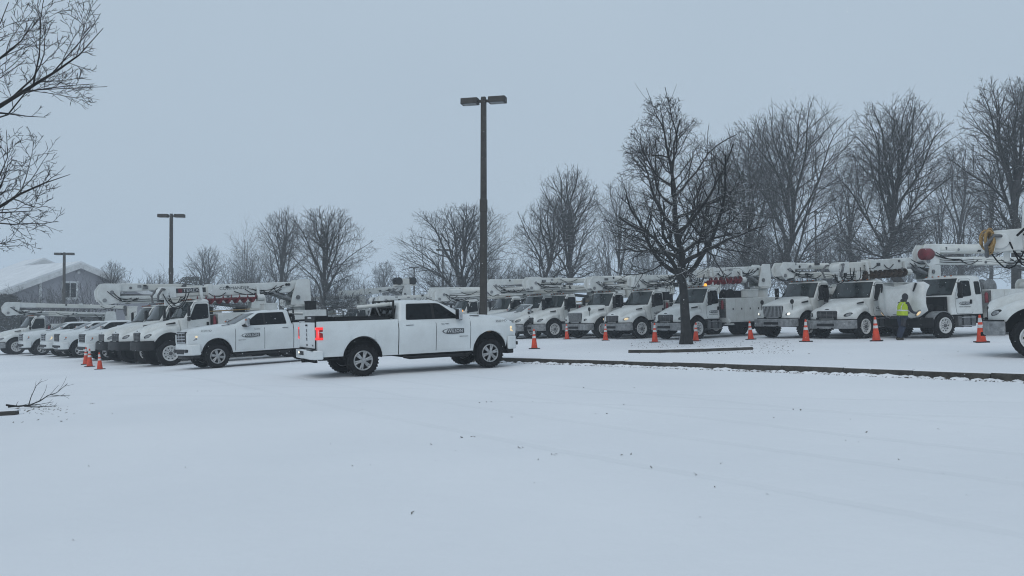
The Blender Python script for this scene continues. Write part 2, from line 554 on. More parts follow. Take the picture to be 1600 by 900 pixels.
# ------------------------------------------------------------------ ground
def build_ground():
    def axis(fine0, fine1, mid0, mid1, lim):
        a = list(np.arange(fine0, fine1 + 1e-6, 0.25))
        m1 = list(np.arange(fine1 + 0.9, mid1, 0.9)); m0 = list(np.arange(fine0 - 0.9, mid0, -0.9))[::-1]
        def out(s, e):
            r_ = []; st = 2.0; v = s
            while abs(v) < abs(e):
                v += st * (1 if e > 0 else -1); st *= 1.4; r_.append(v)
            return r_
        hi = out(mid1, lim); lo = out(mid0, -lim)[::-1]
        return lo + m0 + a + m1 + hi
    xs = axis(-4, 18, -50, 50, 1500)
    ys = [y for y in axis(6, 30, -6, 75, 1500) if y > -40]
    rng = random.Random(3)
    vs = [(x, y, ground_z(x, y) + (rng.uniform(-0.006, 0.006) if abs(x) < 50 and y < 75 else 0)) for y in ys for x in xs]
    nx = len(xs)
    fs = [(j * nx + i, j * nx + i + 1, (j + 1) * nx + i + 1, (j + 1) * nx + i) for j in range(len(ys) - 1) for i in range(nx - 1)]
    me = bpy.data.meshes.new('ground')
    me.from_pydata(vs, [], fs)
    me.materials.append(MAT['snow'])
    me.polygons.foreach_set('use_smooth', [True] * len(me.polygons))
    o = bpy.data.objects.new('ground', me)
    C.objects.link(o)
    tag(o, kind='structure', label='snow covered parking lot ground')
build_ground()

# kerb stones, each a piece of its own
def kerb_run(name, label, pts, width, height, lift, lip, seed, piece=1.5, back=1):
    rng = random.Random(seed)
    root = bpy.data.objects.new(name, None); C.objects.link(root)
    tag(root, label, None, None, 'structure')
    L = [0]
    for a, b in zip(pts, pts[1:]): L.append(L[-1] + math.dist(a, b))
    def pos(s):
        return (interp(s, L, [p[0] for p in pts]), interp(s, L, [p[1] for p in pts]))
    s = 0
    while s < L[-1] - 0.2:
        e = min(s + piece, L[-1])
        (x0, y0), (x1, y1) = pos(s + 0.008), pos(e - 0.008)
        d = Vector((x1 - x0, y1 - y0)); d.normalize()
        nrm = Vector((-d.y, d.x)) * back
        b = MB()
        vs = []
        jz = rng.uniform(-0.008, 0.008)
        for (x, y) in ((x0, y0), (x1, y1)):
            zb = base_z(x, y) + lift
            f0 = Vector((x, y)); f1 = f0 + nrm * width
            vs += [(f0.x, f0.y, zb - 0.15), (f0.x + nrm.x * 0.02, f0.y + nrm.y * 0.02, zb + height + jz - 0.02), (f0.x + nrm.x * 0.05, f0.y + nrm.y * 0.05, zb + height + jz), (f1.x, f1.y, zb + height + jz), (f1.x, f1.y, zb - 0.15)]
        b.loft([vs[:5], vs[5:]])
        me = b.mesh('kerb_stone', 'kerb_concrete', 30)
        o = bpy.data.objects.new('kerb_stone', me); C.objects.link(o); o.parent = root
        # a lid of snow lying on the stone
        sn = MB()
        sv_ = []
        for (x, y) in ((x0, y0), (x1, y1)):
            zt = base_z(x, y) + lift + height + jz
            f0 = Vector((x, y)) + nrm * lip; f1 = Vector((x, y)) + nrm * (width + 0.05)
            sv_ += [(f0.x, f0.y, zt - 0.012), (f0.x + nrm.x * 0.015, f0.y + nrm.y * 0.015, zt + 0.014), (f1.x, f1.y, zt + 0.018), (f1.x, f1.y, zt - 0.03)]
        sn.loft([sv_[:4], sv_[4:]])
        o2 = bpy.data.objects.new('snow_cap', sn.mesh('snow_cap', 'snow', 30)); C.objects.link(o2); o2.parent = root
        s = e
    return root
kerb_run('kerb', 'long dark concrete kerb with snow on top across the lot', KERB[1:], 0.18, 0.15, 0.0, 0.045, 5, back=-1)
# island kerb in front of the bare tree
ia = ray_ground(981, 551.5); ib = ray_ground(1062, 551.0); ic = ray_ground(1177, 546.5)
kerb_run('kerb', 'short dark kerb of the tree island, bent in the middle', [ia, ib, ic], 0.15, 0.10, STEP, 0.05, 6, piece=1.3, back=1)
# kerb end at the left edge of the frame
il = ray_ground(-70, 654); ir = ray_ground(25, 648.5)
kerb_run('kerb', 'dark kerb end poking into the frame beside the fallen branch', [il, ir], 0.16, 0.085, 0.0, 0.045, 7, piece=1.4, back=1)

# ------------------------------------------------------------------ wheels
def tyre_fn(r, w):
    def fn(b):
        h = w / 2
        b.lathe([(-h * 0.8, r * 0.60), (-h, r * 0.72), (-h * 0.98, r * 0.88), (-h * 0.80, r * 0.985), (-h * 0.35, r), (-h * 0.3, r * 0.975), (h * 0.3, r * 0.975), (h * 0.35, r), (h * 0.80, r * 0.985), (h * 0.98, r * 0.88), (h, r * 0.72), (h * 0.8, r * 0.60)], 32, close=True)
        # shoulder tread blocks
        for s in (-1, 1):
            for k in range(30):
                a = 2 * math.pi * k / 30
                b.box((r * 0.975 * math.cos(a), s * h * 0.82, r * 0.975 * math.sin(a)), (0.028, h * 0.40, r * 0.10), Matrix.Rotation(-a, 3, 'Y'))
    return fn
def alloy_fn(r, w, side):
    def fn(b):
        y = side * w * 0.42
        b.lathe([(y - side * 0.10, r * 0.60), (y, r * 0.64), (y + side * 0.012, r * 0.60), (y, r * 0.55), (y - side * 0.10, r * 0.53)], 32, close=True)
        b.lathe([(y - side * 0.03, r * 0.20), (y + side * 0.01, r * 0.18), (y + side * 0.015, 0.001)], 20)
        for k in range(6):
            for off in (-0.14, 0.14):
                a = 2 * math.pi * (k + 0.25) / 6
                p0 = Vector((math.cos(a + off * 0.6) * r * 0.15, y - side * 0.01, math.sin(a + off * 0.6) * r * 0.15))
                p1 = Vector((math.cos(a + off) * r * 0.57, y - side * 0.012, math.sin(a + off) * r * 0.57))
                b.tube([p0, p1], [r * 0.075, r * 0.055], 6)
    return fn
def rim_back_fn(r, w, side):
    def fn(b):
        y = side * w * 0.2
        b.lathe([(y, 0.001), (y, r * 0.62)], 24)
        b.lathe([(y - side * 0.02, r * 0.62), (y + side * w * 0.24, r * 0.62)], 24, caps=False)
    return fn
def truck_rim_fn(r, w, side):
    def fn(b):
        y = side * w * 0.30
        b.lathe([(y - side * 0.08, r * 0.60), (y + side * 0.07, r * 0.62), (y + side * 0.08, r * 0.56), (y - side * 0.02, r * 0.53), (y - side * 0.01, r * 0.47)], 28, caps=False)
        b.lathe([(y - side * 0.02, r * 0.54), (y - side * 0.006, r * 0.50), (y - side * 0.002, r * 0.2)], 28)
        # raised web between the hand holes
        b.lathe([(y - side * 0.012, r * 0.30), (y, r * 0.33), (y - side * 0.012, r * 0.36)], 28, caps=False)
        for k in range(10):
            a = 2 * math.pi * (k + 0.5) / 10
            p0 = Vector((math.cos(a) * r * 0.28, y, math.sin(a) * r * 0.28))
            p1 = Vector((math.cos(a) * r * 0.54, y - side * 0.005, math.sin(a) * r * 0.54))
            b.tube([p0, p1], [r * 0.03, r * 0.045], 6)
        b.lathe([(y, r * 0.29), (y + side * 0.03, r * 0.28), (y + side * 0.04, r * 0.22)], 24)
    return fn
def hub_fn(r, w, side, out):
    def fn(b):
        y = side * w * 0.32
        b.lathe([(y, r * 0.17), (y + side * out, r * 0.15), (y + side * (out + 0.02), r * 0.10), (y + side * (out + 0.02), 0.001)], 16)
        for k in range(10):
            a = 2 * math.pi * k / 10
            b.box((math.cos(a) * r * 0.245, y + side * 0.025, math.sin(a) * r * 0.245), (0.03, 0.05, 0.03))
    return fn
def wheel(parent, name, loc, r, w, side, kind):
    t = P(parent, name, ('tyre', r, w), tyre_fn(r, w), 'rubber', loc=loc, smooth=40)
    t.name = name
    if kind == 'alloy':
        P(t, 'rim_recess', ('rimback', r, w, side), rim_back_fn(r, w, side), 'black_plastic')
        P(t, 'rim', ('alloy', r, w, side), alloy_fn(r, w, side), 'alloy')
    else:
        P(t, 'rim_recess', ('rimback', r, w, side), rim_back_fn(r, w, side), 'black_plastic')
        P(t, 'rim', ('trim', r, w, side), truck_rim_fn(r, w, side), 'rim_white')
        h_ = P(t, 'hand_hole', ('hh', r, w, side), lambda b: [b.lathe([(side * w * 0.28, r * 0.052), (side * w * 0.30 + side * 0.004, r * 0.052)], 8, c=(math.cos(2 * math.pi * k / 10) * r * 0.43, 0, math.sin(2 * math.pi * k / 10) * r * 0.43)) for k in range(10)], 'black_plastic')
        h_['kind'] = 'stuff'
        P(t, 'hub', ('hub', r, w, side), hub_fn(r, w, side, 0.06), 'steel')
    return t

def half_loft(b, xs, prof, cap0=True, cap1=True):
    """mirror a half section (y >= 0, from the middle outwards and down) along x"""
    rings = []
    for x in xs:
        p = prof(x)
        ring = [(x, -y, z) for (y, z) in reversed(p)] + [(x, y, z) for (y, z) in p[(1 if p[0][0] == 0 else 0):]]
        rings.append(ring)
    b.loft(rings, closed=False, cap0=cap0, cap1=cap1)

def cab_rings(b, zs, plan):
    rings = []
    for z in zs:
        h = plan(z)
        ring = [(x, y, z) for x, y in h] + [(x, -y, z) for x, y in reversed(h[1:-1])]
        rings.append(ring)
    b.loft(rings, closed=True)

def side_plate(b, poly, hw, out, depth, side):
    """plate lying on a cab side whose half width is hw(z)"""
    n = len(poly)
    vs = [(x, side * (hw(z) + out), z) for x, z in poly] + [(x, side * (hw(z) - depth), z) for x, z in poly]
    fs = [tuple(range(n)), tuple(range(2 * n - 1, n - 1, -1))] + [(i, (i + 1) % n, n + (i + 1) % n, n + i) for i in range(n)]
    b.add(vs, fs)

def round_poly(poly, r, k=4):
    out_ = []
    n = len(poly)
    for i in range(n):
        p0, p1, p2 = Vector(poly[i - 1]), Vector(poly[i]), Vector(poly[(i + 1) % n])
        a = (p0 - p1); c = (p2 - p1)
        ra = min(r, a.length * 0.45, c.length * 0.45)
        a.normalize(); c.normalize()
        for j in range(k + 1):
            t = j / k
            q = (p1 + a * ra) * (1 - t) ** 2 + p1 * 2 * t * (1 - t) + (p1 + c * ra) * t ** 2
            out_.append((q.x, q.y))
    return out_

# ------------------------------------------------------------------ crew cab pickup
PKW = 0.985
def pk_hw(x):
    return interp(x, [-5.02, -4.9, -4.6, 0.25, 0.55, 0.75, 0.88, 0.95], [0.95, 0.972, 0.985, 0.985, 0.972, 0.93, 0.86, 0.78])
def pk_arch(x, cx, base):
    d = abs(x - cx)
    return max(base, 0.48 + 0.58 * math.sqrt(max(0, 1 - (d / 0.54) ** 2))) if d < 0.54 else base
def pk_zb(x):
    base = 0.52 if x < 0.5 else interp(x, [0.5, 0.54, 0.6], [0.52, 0.6, 0.88])
    if x < -4.2: base = 0.56
    return max(pk_arch(x, 0, base), pk_arch(x, -3.8, base))
def pk_prof(x):
    hw = pk_hw(x)
    hood = sstep(-0.66, -0.50, x)
    zt = interp(x, [-2.79, -0.66, -0.50, 0.1, 0.55, 0.78, 0.88, 0.95], [1.46, 1.46, 1.555, 1.51, 1.455, 1.41, 1.36, 1.27])
    fl = 0.022 * max(0, 1 - abs(x) / 0.62)
    zb = pk_zb(x)
    a = [(0, zt), (0.30, zt), (0.44, zt + 0.018 * hood), (0.60, zt - 0.02 * hood), (0.74 * hw, zt - 0.055 * hood), (hw - 0.10, zt - 0.075 * hood - 0.004), (hw - 0.025, zt - 0.14 * hood - 0.035), (hw + 0.014, 1.255), (hw + 0.022 + fl, 1.20), (hw + 0.006 + fl, max(0.98, zb + 0.012)), (hw - 0.032 + fl, max(0.72, zb + 0.008)), (hw - 0.055 + fl, zb)]
    return a
def side_y(prof, x, z):
    p = [q for q in prof(x) if q[0] > 0.5]
    for (y0, z0), (y1, z1) in zip(p, p[1:]):
        if z0 >= z >= z1 and z0 > z1:
            return y0 + (y1 - y0) * (z0 - z) / (z0 - z1)
    return p[-1][0]
def xs_arch(a, b_, cxs, step=0.12):
    s = set(np.round(np.arange(a, b_ + 1e-6, step), 4)) | {a, b_}
    for c in cxs:
        for k in range(-12, 13):
            x = c + 0.54 * math.sin(math.pi / 2 * k / 12)
            if a <= x <= b_: s.add(round(x, 4))
        for x in (c - 0.541, c + 0.541):
            if a <= x <= b_: s.add(round(x, 4))
    return sorted(s)
def pk_bed_prof(x):
    hw = pk_hw(x)
    zb = pk_zb(x)
    fl = 0.022 * max(0, 1 - abs(x + 3.8) / 0.62)
    zw = max(0.88, zb + 0.05) if abs(x + 3.8) < 0.56 else 0.88
    return [(0, 0.86), (0.48, 0.86), (0.50, zw), (0.80, max(zw, 0.9)), (0.80, 1.43), (0.81, 1.475), (0.88, 1.485), (hw - 0.03, 1.48), (hw - 0.006, 1.44), (hw + 0.014, 1.265), (hw + 0.022 + fl, 1.21), (hw + 0.006 + fl, max(0.98, zb + 0.012)), (hw - 0.032 + fl, max(0.74, zb + 0.008)), (hw - 0.055 + fl, zb)]
def pk_ghw(z):
    return 0.935 - (z - 1.44) * (0.165 / 0.49)
def pk_xf(z):
    return interp(z, [1.44, 1.52, 1.92, 2.0], [-0.44, -0.52, -1.36, -1.55])
def pk_plan(z):
    hw = pk_ghw(min(z, 1.93)); xb = interp(z, [1.44, 1.93], [-2.79, -2.71]); xf = pk_xf(z)
    ins = interp(z, [1.93, 1.965, 1.99, 2.005], [0, 0.04, 0.14, 0.34])
    hw -= ins; xb += ins * 0.8; xf -= ins * 0.5
    bow = 0.16
    return [(xb, 0), (xb, hw * 0.6), (xb + 0.01, hw - 0.07), (xb + 0.04, hw - 0.015), (xb + 0.10, hw), (xb + 0.6, hw), (xf - bow - 0.35, hw), (xf - bow - 0.06, hw), (xf - bow * 0.92, hw * 0.965), (xf - bow * 0.7, hw * 0.85), (xf - bow * 0.4, hw * 0.64), (xf - bow * 0.12, hw * 0.35), (xf, 0)]
def windscreen(b, z0, z1, xf, hw, bow, off, umax, nz=5, nu=12):
    vs, fs = [], []
    for i in range(nz + 1):
        z = z0 + (z1 - z0) * i / nz
        um = umax
        for k in range(nu + 1):
            u = -um + 2 * um * k / nu
            vs.append((xf(z) - bow * u * u * 1.0 + off, u * hw(z), z + off * 0.6))
    for i in range(nz):
        for k in range(nu):
            a = i * (nu + 1) + k
            fs.append((a, a + 1, a + nu + 2, a + nu + 1))
    b.add(vs, fs)

def patch(b, prof, x0, x1, z0, z1, side, out=0.006, nx=8, nz=7):
    """panel following the body side, proud of it, with turned-in edges"""
    g = [[(x0 + (x1 - x0) * i / nx, z0 + (z1 - z0) * j / nz) for i in range(nx + 1)] for j in range(nz + 1)]
    vs, fs = [], []
    for row in g:
        for x, z in row:
            vs.append((x, side * (side_y(prof, x, z) + out), z))
    n = nx + 1
    for j in range(nz):
        for i in range(nx):
            a = j * n + i
            fs.append((a, a + 1, a + n + 1, a + n))
    border = [i for i in range(n)] + [j * n + nx for j in range(1, nz + 1)] + [nz * n + i for i in range(nx - 1, -1, -1)] + [j * n for j in range(nz - 1, 0, -1)]
    o = len(vs)
    for i in border:
        x, y, z = vs[i]
        vs.append((x, y - side * (out + 0.012), z))
    m = len(border)
    for k in range(m):
        fs.append((border[k], border[(k + 1) % m], o + (k + 1) % m, o + k))
    b.add(vs, fs)
def seam(b, prof, pts, side, r=0.006):
    b.tube([(x, side * side_y(prof, x, z), z) for x, z in pts], r, 5)

def logo_fn(b):
    # swoosh ring open to the right round a dark nameplate, in a plane x-z, facing -y
    pts_o = []; pts_i = []
    for k in range(25):
        a = R(75 + (330 - 75) * k / 24)
        pts_o.append((0.34 * math.cos(a) * 1.0, 0.085 * math.sin(a)))
        th = 0.016 * math.sin(math.pi * (k + 0.6) / 25.2) + 0.003
        pts_i.append(((0.34 - th * 1.8) * math.cos(a), (0.085 - th) * math.sin(a)))
    for k in range(24):
        q = [pts_o[k], pts_o[k + 1], pts_i[k + 1], pts_i[k]]
        b.prism(q, -0.003, 0.0)
def plate_fn(b):
    b.prism([(-0.23, -0.062), (0.33, -0.062), (0.33, 0.07), (0.05, 0.075), (-0.18, 0.05)], -0.002, 0.0)

def logo(parent, x, y, z, side, s=1.0, flip=1):
    rz = 0 if side < 0 else math.pi
    e = P(parent, 'logo_ring', ('logo',), logo_fn, 'lettering_grey', loc=(x, y, z), rot=(0, 0, rz))
    e.scale = (s, 1, s)
    p = P(parent, 'logo_plate', ('logoplate',), plate_fn, 'lettering_grey', loc=(x, y + side * 0.001, z), rot=(0, 0, rz))
    p.scale = (s, 1, s)
    lettering(parent, 'WILSON', 0.135 * s, 'lettering_white', (x + (0.05 if side < 0 else -0.05) * s, y + side * 0.0035, z), (R(90), 0, rz), (0.92, 1, 1))

def pickup(label, group, lamps='off', tail='off', cargo=True, style='a', badge=True):
    t = empty('pickup_truck', label, 'pickup truck', group)
    W = 'white_paint'
    P(t, 'body', 'pk_body', lambda b: half_loft(b, xs_arch(-2.79, 0.95, [0]), pk_prof), W, smooth=40)
    P(t, 'bed', 'pk_bed', lambda b: half_loft(b, xs_arch(-5.0, -2.815, [-3.8]), pk_bed_prof), W, smooth=40)
    P(t, 'cab', 'pk_cab', lambda b: cab_rings(b, [1.43, 1.5, 1.6, 1.72, 1.84, 1.92, 1.95, 1.972, 1.99, 2.003], pk_plan), W, smooth=50)
    P(t, 'windscreen', 'pk_ws', lambda b: windscreen(b, 1.535, 1.90, pk_xf, pk_ghw, 0.16, 0.010, 0.90), 'windscreen_glass')
    P(t, 'rear_window', 'pk_rw', lambda b: b.add([(interp(z, [1.44, 1.93], [-2.79, -2.71]) - 0.008, y, z) for z in (1.50, 1.86) for y in (-0.62, 0.62)], [(0, 1, 3, 2)]), 'window_glass')
    fr = round_poly([(-2.57, 1.452), (-0.86, 1.452), (-1.02, 1.53), (-1.50, 1.875), (-1.62, 1.90), (-2.50, 1.90)], 0.05)
    w1 = round_poly([(-2.54, 1.470), (-1.78, 1.470), (-1.78, 1.882), (-2.475, 1.882)], 0.05)
    w2 = round_poly([(-1.70, 1.470), (-0.93, 1.470), (-1.06, 1.54), (-1.52, 1.866), (-1.62, 1.882), (-1.70, 1.882)], 0.03)
    for s in (-1, 1):
        P(t, 'window_frame', ('pk_wf', s), lambda b: side_plate(b, fr, pk_ghw, 0.004, 0.02, s), 'black_plastic')
        P(t, 'side_window', ('pk_w1', s), lambda b: side_plate(b, w1, pk_ghw, 0.007, 0.004, s), 'window_glass')
        P(t, 'side_window', ('pk_w2', s), lambda b: side_plate(b, w2, pk_ghw, 0.007, 0.004, s), 'window_glass')
        for nm, x0, x1 in (('rear_door', -2.74, -1.705), ('front_door', -1.685, -0.645)):
            xa = max(x0, -2.74)
            d = P(t, nm, ('pk_door', nm, s), lambda b: patch(b, pk_prof, xa, x1, 0.60, 1.435, s), W, smooth=40)
            hx = x0 + 0.26
            P(d, 'handle', ('pk_handle', nm, s), lambda b: b.prism(round_poly([(hx - 0.12, 1.315), (hx + 0.12, 1.32), (hx + 0.11, 1.365), (hx - 0.11, 1.355)], 0.02), s * (side_y(pk_prof, hx, 1.33) - 0.01), s * (side_y(pk_prof, hx, 1.33) + 0.045)), W, bevel=0.01)
            P(d, 'handle_recess', ('pk_hrec', nm, s), lambda b: b.prism([(hx - 0.11, 1.298), (hx + 0.11, 1.302), (hx + 0.10, 1.315), (hx - 0.10, 1.312)], s * (side_y(pk_prof, hx, 1.31) + 0.0), s * (side_y(pk_prof, hx, 1.31) + 0.012)), 'lettering_grey')
        P(t, 'door_seam', ('pk_seam', s), lambda b: [seam(b, pk_prof, [(x, z) for z in np.linspace(0.58, 1.44, 9)], s, 0.009) for x in (-1.695, -0.635)], 'lettering_grey')
        P(t, 'bed_gap', ('pk_gap', s), lambda b: b.tube([(-2.802, s * (side_y(pk_prof, -2.78, z) - 0.012), z) for z in np.linspace(0.54, 1.44, 8)], 0.017, 6), 'black_plastic')
        P(t, 'wheel_arch_liner', ('pk_liner', s), lambda b: [b.box((cx, s * 0.53, 0.73), (1.04, 0.04, 0.60)) for cx in (0, -3.8)] + [b.loft([[(cx + 0.52 * math.cos(a), s * y, 0.48 + 0.56 * math.sin(a)) for a in np.linspace(0, math.pi, 13)] for y in (0.52, 0.965)], closed=False, cap0=False, cap1=False) for cx in (0, -3.8)], 'black_plastic')
        # running board and sill
        P(t, 'running_board', ('pk_rb', s), lambda b: b.tube([(-2.65, s * 0.90, 0.46), (-2.5, s * 0.98, 0.42), (-0.75, s * 0.98, 0.42), (-0.62, s * 0.90, 0.46)], 0.04, 8), 'black_plastic')
        # tow mirror
        m = P(t, 'mirror', ('pk_mir', s), lambda b: b.loft([[(-0.98 - 0.055 * k, s * (1.10 + 0.125 * cx_), 1.40 + 0.17 * (1 + cz_)) for cx_, cz_ in ((-1, -0.9), (0, -1), (1, -0.9), (1, 0.9), (0, 1), (-1, 0.9))] for k in (0, 1, 2)]), 'chrome', bevel=0.025)
        P(m, 'mirror_arm', ('pk_marm', s), lambda b: b.beam((-0.93, s * 0.88, 1.46), (-1.02, s * 1.16, 1.43), 0.10, 0.07), 'black_plastic', bevel=0.015)
        P(m, 'mirror_glass', ('pk_mgl', s), lambda b: b.box((-1.095, s * 1.10, 1.57), (0.012, 0.19, 0.28)), 'black_plastic')
        P(m, 'mirror_lamp', ('pk_mla', s), lambda b: b.box((-0.968, s * 1.14, 1.66), (0.02, 0.13, 0.05)), 'lamp_amber' if (lamps == 'warm' and tail == 'on') else 'amber_lens')
        # head lamp
        lm = {'off': 'lens', 'on': 'lamp_white', 'dim': 'lens', 'warm': 'lamp_warm'}[lamps]
        hl = P(t, 'headlight', ('pk_hl', s), lambda b: b.loft([[(x + o_, s * (y + o_ * 0.4), z) for x, y, z in ((0.90, 0.58, 1.02), (0.90, 0.60, 1.24), (0.78, 0.90, 1.21), (0.66, 0.945, 1.19), (0.66, 0.95, 1.04), (0.78, 0.905, 1.01))] for o_ in (-0.02, 0.03)]), lm, bevel=0.01)
        P(hl, 'turn_lamp', ('pk_tl', s), lambda b: b.ellipsoid((0.70, s * 0.955, 1.14), (0.04, 0.022, 0.04)), 'lamp_warm' if lamps != 'off' else 'amber_lens')
        # fog lamp
        P(t, 'fog_lamp', ('pk_fog', s), lambda b: b.prism(round_poly([(s * 0.56, 0.60), (s * 0.80, 0.61), (s * 0.80, 0.71), (s * 0.56, 0.72)], 0.03), 0.90, 1.015, axis='x'), 'black_plastic')
        # tail lamp: red ring round a dark core
        tm = 'lamp_red' if tail == 'on' else 'red_lens'
        def ring(b):
            o_ = [(-5.03, 0.80), (-5.03, 0.93), (-4.97, 0.985), (-4.88, 0.997)]
            for (z0, z1) in ((1.01, 1.07), (1.27, 1.335)):
                b.loft([[(x, s * (y + 0.004), z) for z in (z0, z1)] + [(x + 0.02, s * (y - 0.03), z) for z in (z1, z0)] for x, y in o_])
            b.loft([[(x, s * (y + 0.004), z) for z in (1.01, 1.335)] + [(x + 0.02, s * (y - 0.03), z) for z in (1.335, 1.01)] for x, y in o_[1:3]])
        tl = P(t, 'tail_light', ('pk_tail', s, tm), ring, tm)
        P(tl, 'tail_light_core', ('pk_tailc', s), lambda b: b.loft([[(x, s * (y - 0.002), z) for z in (1.015, 1.33)] + [(x + 0.02, s * (y - 0.03), z) for z in (1.33, 1.015)] for x, y in [(-5.026, 0.80), (-5.026, 0.93), (-4.966, 0.983), (-4.878, 0.995)]]), 'red_lens')
    P(t, 'tailgate', 'pk_tg', lambda b: b.box((-5.0, 0, 1.12), (0.07, 1.56, 0.68)), W, bevel=0.015)
    P(t, 'tailgate_seam', 'pk_tgs', lambda b: [b.box((-5.005, s_ * 0.788, 1.12), (0.05, 0.012, 0.70)) for s_ in (-1, 1)] + [b.box((-5.03, 0, 0.775), (0.03, 1.56, 0.02))], 'black_plastic')
    P(t, 'tailgate_handle', 'pk_tgh', lambda b: b.box((-5.042, 0, 1.385), (0.03, 0.16, 0.045)), 'black_plastic', bevel=0.008)
    for i, ch in enumerate('RAM'):
        lettering(t, ch, 0.13, 'lettering_grey', (-5.042, 0, 1.24 - 0.115 * i), (R(90), 0, R(-90)), (1.3, 1, 1))
    lettering(t, '2500', 0.07, 'lettering_dark', (-5.042, -0.02, 0.86), (R(90), 0, R(-90)))
    lettering(t, '4X4', 0.06, 'lettering_dark', (-5.042, -0.60, 0.86), (R(90), 0, R(-90)))
    # rear bumper
    rb = P(t, 'rear_bumper', 'pk_rb2', lambda b: b.prism([(-5.16, -0.70), (-5.16, 0.70), (-5.10, 0.93), (-4.93, 0.99), (-4.86, 0.985), (-4.90, 0.90), (-4.98, 0.66), (-4.98, -0.66), (-4.90, -0.90), (-4.86, -0.985), (-4.93, -0.99), (-5.10, -0.93)], 0.50, 0.74, axis='z'), 'white_paint', bevel=0.03)
    P(rb, 'step_pad', 'pk_step', lambda b: [b.box((-5.05, y, 0.745), (0.2, 0.5, 0.02)) for y in (-0.62, 0.62)] + [b.box((-5.163, 0.12, 0.65), (0.01, 0.46, 0.10))], 'black_plastic')
    P(rb, 'plate_lamp', 'pk_pl', lambda b: b.box((-5.17, 0.32, 0.66), (0.012, 0.07, 0.05)), 'lamp_white' if tail == 'on' else 'lens')
    P(rb, 'hitch', 'pk_hitch', lambda b: (b.box((-5.08, 0, 0.45), (0.2, 0.10, 0.10)), b.box((-4.95, 0, 0.44), (0.08, 1.1, 0.08))), 'underbody')
    # front end
    g = P(t, 'grille', 'pk_gr', lambda b: b.prism(round_poly([(-0.56, 0.93), (0.56, 0.93), (0.58, 1.27), (0.50, 1.34), (-0.50, 1.34), (-0.58, 1.27)], 0.04), 0.84, 0.965, axis='x'), 'black_plastic')
    P(g, 'grille_bar', 'pk_gb', lambda b: [b.box((0.972, 0, z), (0.03, 1.08, 0.035)) for z in (0.96, 1.07, 1.17, 1.30)] + [b.box((0.974, y, 1.13), (0.03, 0.045, 0.36)) for y in (-0.2, 0.2)], 'chrome' if style == 'b' else 'steel', bevel=0.008)
    fb = P(t, 'front_bumper', 'pk_fb', lambda b: b.prism([(1.0, 0.5), (0.97, 0.78), (0.86, 0.93), (0.66, 0.992), (0.56, 0.99), (0.60, 0.88), (0.72, 0.6), (0.72, -0.6), (0.60, -0.88), (0.56, -0.99), (0.66, -0.992), (0.86, -0.93), (0.97, -0.78), (1.0, -0.5)], 0.50, 0.885, axis='z'), W, bevel=0.045, seg=3)
    P(fb, 'bumper_intake', 'pk_fi', lambda b: b.prism(round_poly([(-0.46, 0.55), (0.46, 0.55), (0.50, 0.72), (-0.50, 0.72)], 0.03), 0.95, 1.012, axis='x'), 'black_plastic')
    P(fb, 'air_dam', 'pk_ad', lambda b: b.prism([(0.94, 0.6), (0.80, 0.9), (0.60, 0.93), (0.55, 0.9), (0.55, -0.9), (0.60, -0.93), (0.80, -0.9), (0.94, -0.6)], 0.38, 0.50, axis='z'), 'black_plastic', bevel=0.02)
    P(t, 'underbody', 'pk_un', lambda b: (b.box((-1.9, 0, 0.62), (5.3, 1.0, 0.3)), b.box((-1.72, 0, 0.52), (1.9, 1.76, 0.16)), b.box((-4.5, 0, 0.62), (0.8, 1.7, 0.16)), b.tube([(0, -0.8, 0.42), (0, 0.8, 0.42)], 0.08, 8), b.tube([(-3.8, -0.8, 0.42), (-3.8, 0.8, 0.42)], 0.09, 8), b.ellipsoid((-3.8, 0, 0.42), (0.2, 0.2, 0.17)), b.tube([(-4.9, -0.6, 0.5), (-4.2, -0.55, 0.48)], 0.045, 8)), 'underbody')
    P(t, 'bed_liner', 'pk_bl', lambda b: b.box((-3.9, 0, 0.885), (2.1, 1.18, 0.03)), 'black_plastic')
    for s in (-1, 1):
        wheel(t, 'front_wheel', (0, s * 0.835, 0.42), 0.42, 0.28, s, 'alloy')
        wheel(t, 'rear_wheel', (-3.8, s * 0.835, 0.42), 0.42, 0.28, s, 'alloy')
    # hood vent and badges
    for s in (-1, 1):
        P(t, 'hood_vent', ('pk_hv', s), lambda b: b.beam((-0.52, s * 0.72, 1.525), (-0.24, s * 0.74, 1.503), 0.03, 0.02), 'black_plastic')
        if badge:
            rz = 0 if s < 0 else math.pi
            lettering(t, '2500 HD', 0.085, 'lettering_dark', (0.37, s * (pk_hw(0.37) + 0.003), 1.335), (R(90), R(2) * s, rz), (1.15, 1, 1))
            lettering(t, 'CUMMINS', 0.035, 'lettering_grey', (-0.42, s * 1.008, 1.19), (R(90), 0, rz))
            logo(t, -1.18, s * 1.012, 1.10, s)
            lettering(t, 'HEAVY DUTY', 0.045, 'lettering_grey', (-0.86, s * 1.016, 0.94), (R(90), 0, rz))
    if cargo:
        # headache rack, cross-bed tool box, side boxes and gear standing in the bed
        P(t, 'side_tool_box', 'pk_stb', lambda b: [b.box((-3.72, s_ * 0.74, 1.49), (1.42, 0.34, 0.15)) for s_ in (-1, 1)], 'black_plastic', bevel=0.015)
        P(t, 'tool_box_lid', 'pk_stl', lambda b: [b.box((-3.72, s_ * 0.74, 1.575), (1.44, 0.36, 0.022)) for s_ in (-1, 1)], 'underbody', bevel=0.006)
        P(t, 'cross_tool_box', 'pk_ctb', lambda b: b.box((-4.75, 0.1, 1.50), (0.36, 1.05, 0.26)), 'black_plastic', bevel=0.02)
        P(t, 'tool_box_label', 'pk_ctl', lambda b: b.box((-4.935, 0.08, 1.58), (0.012, 0.34, 0.035)), 'reflective_white')
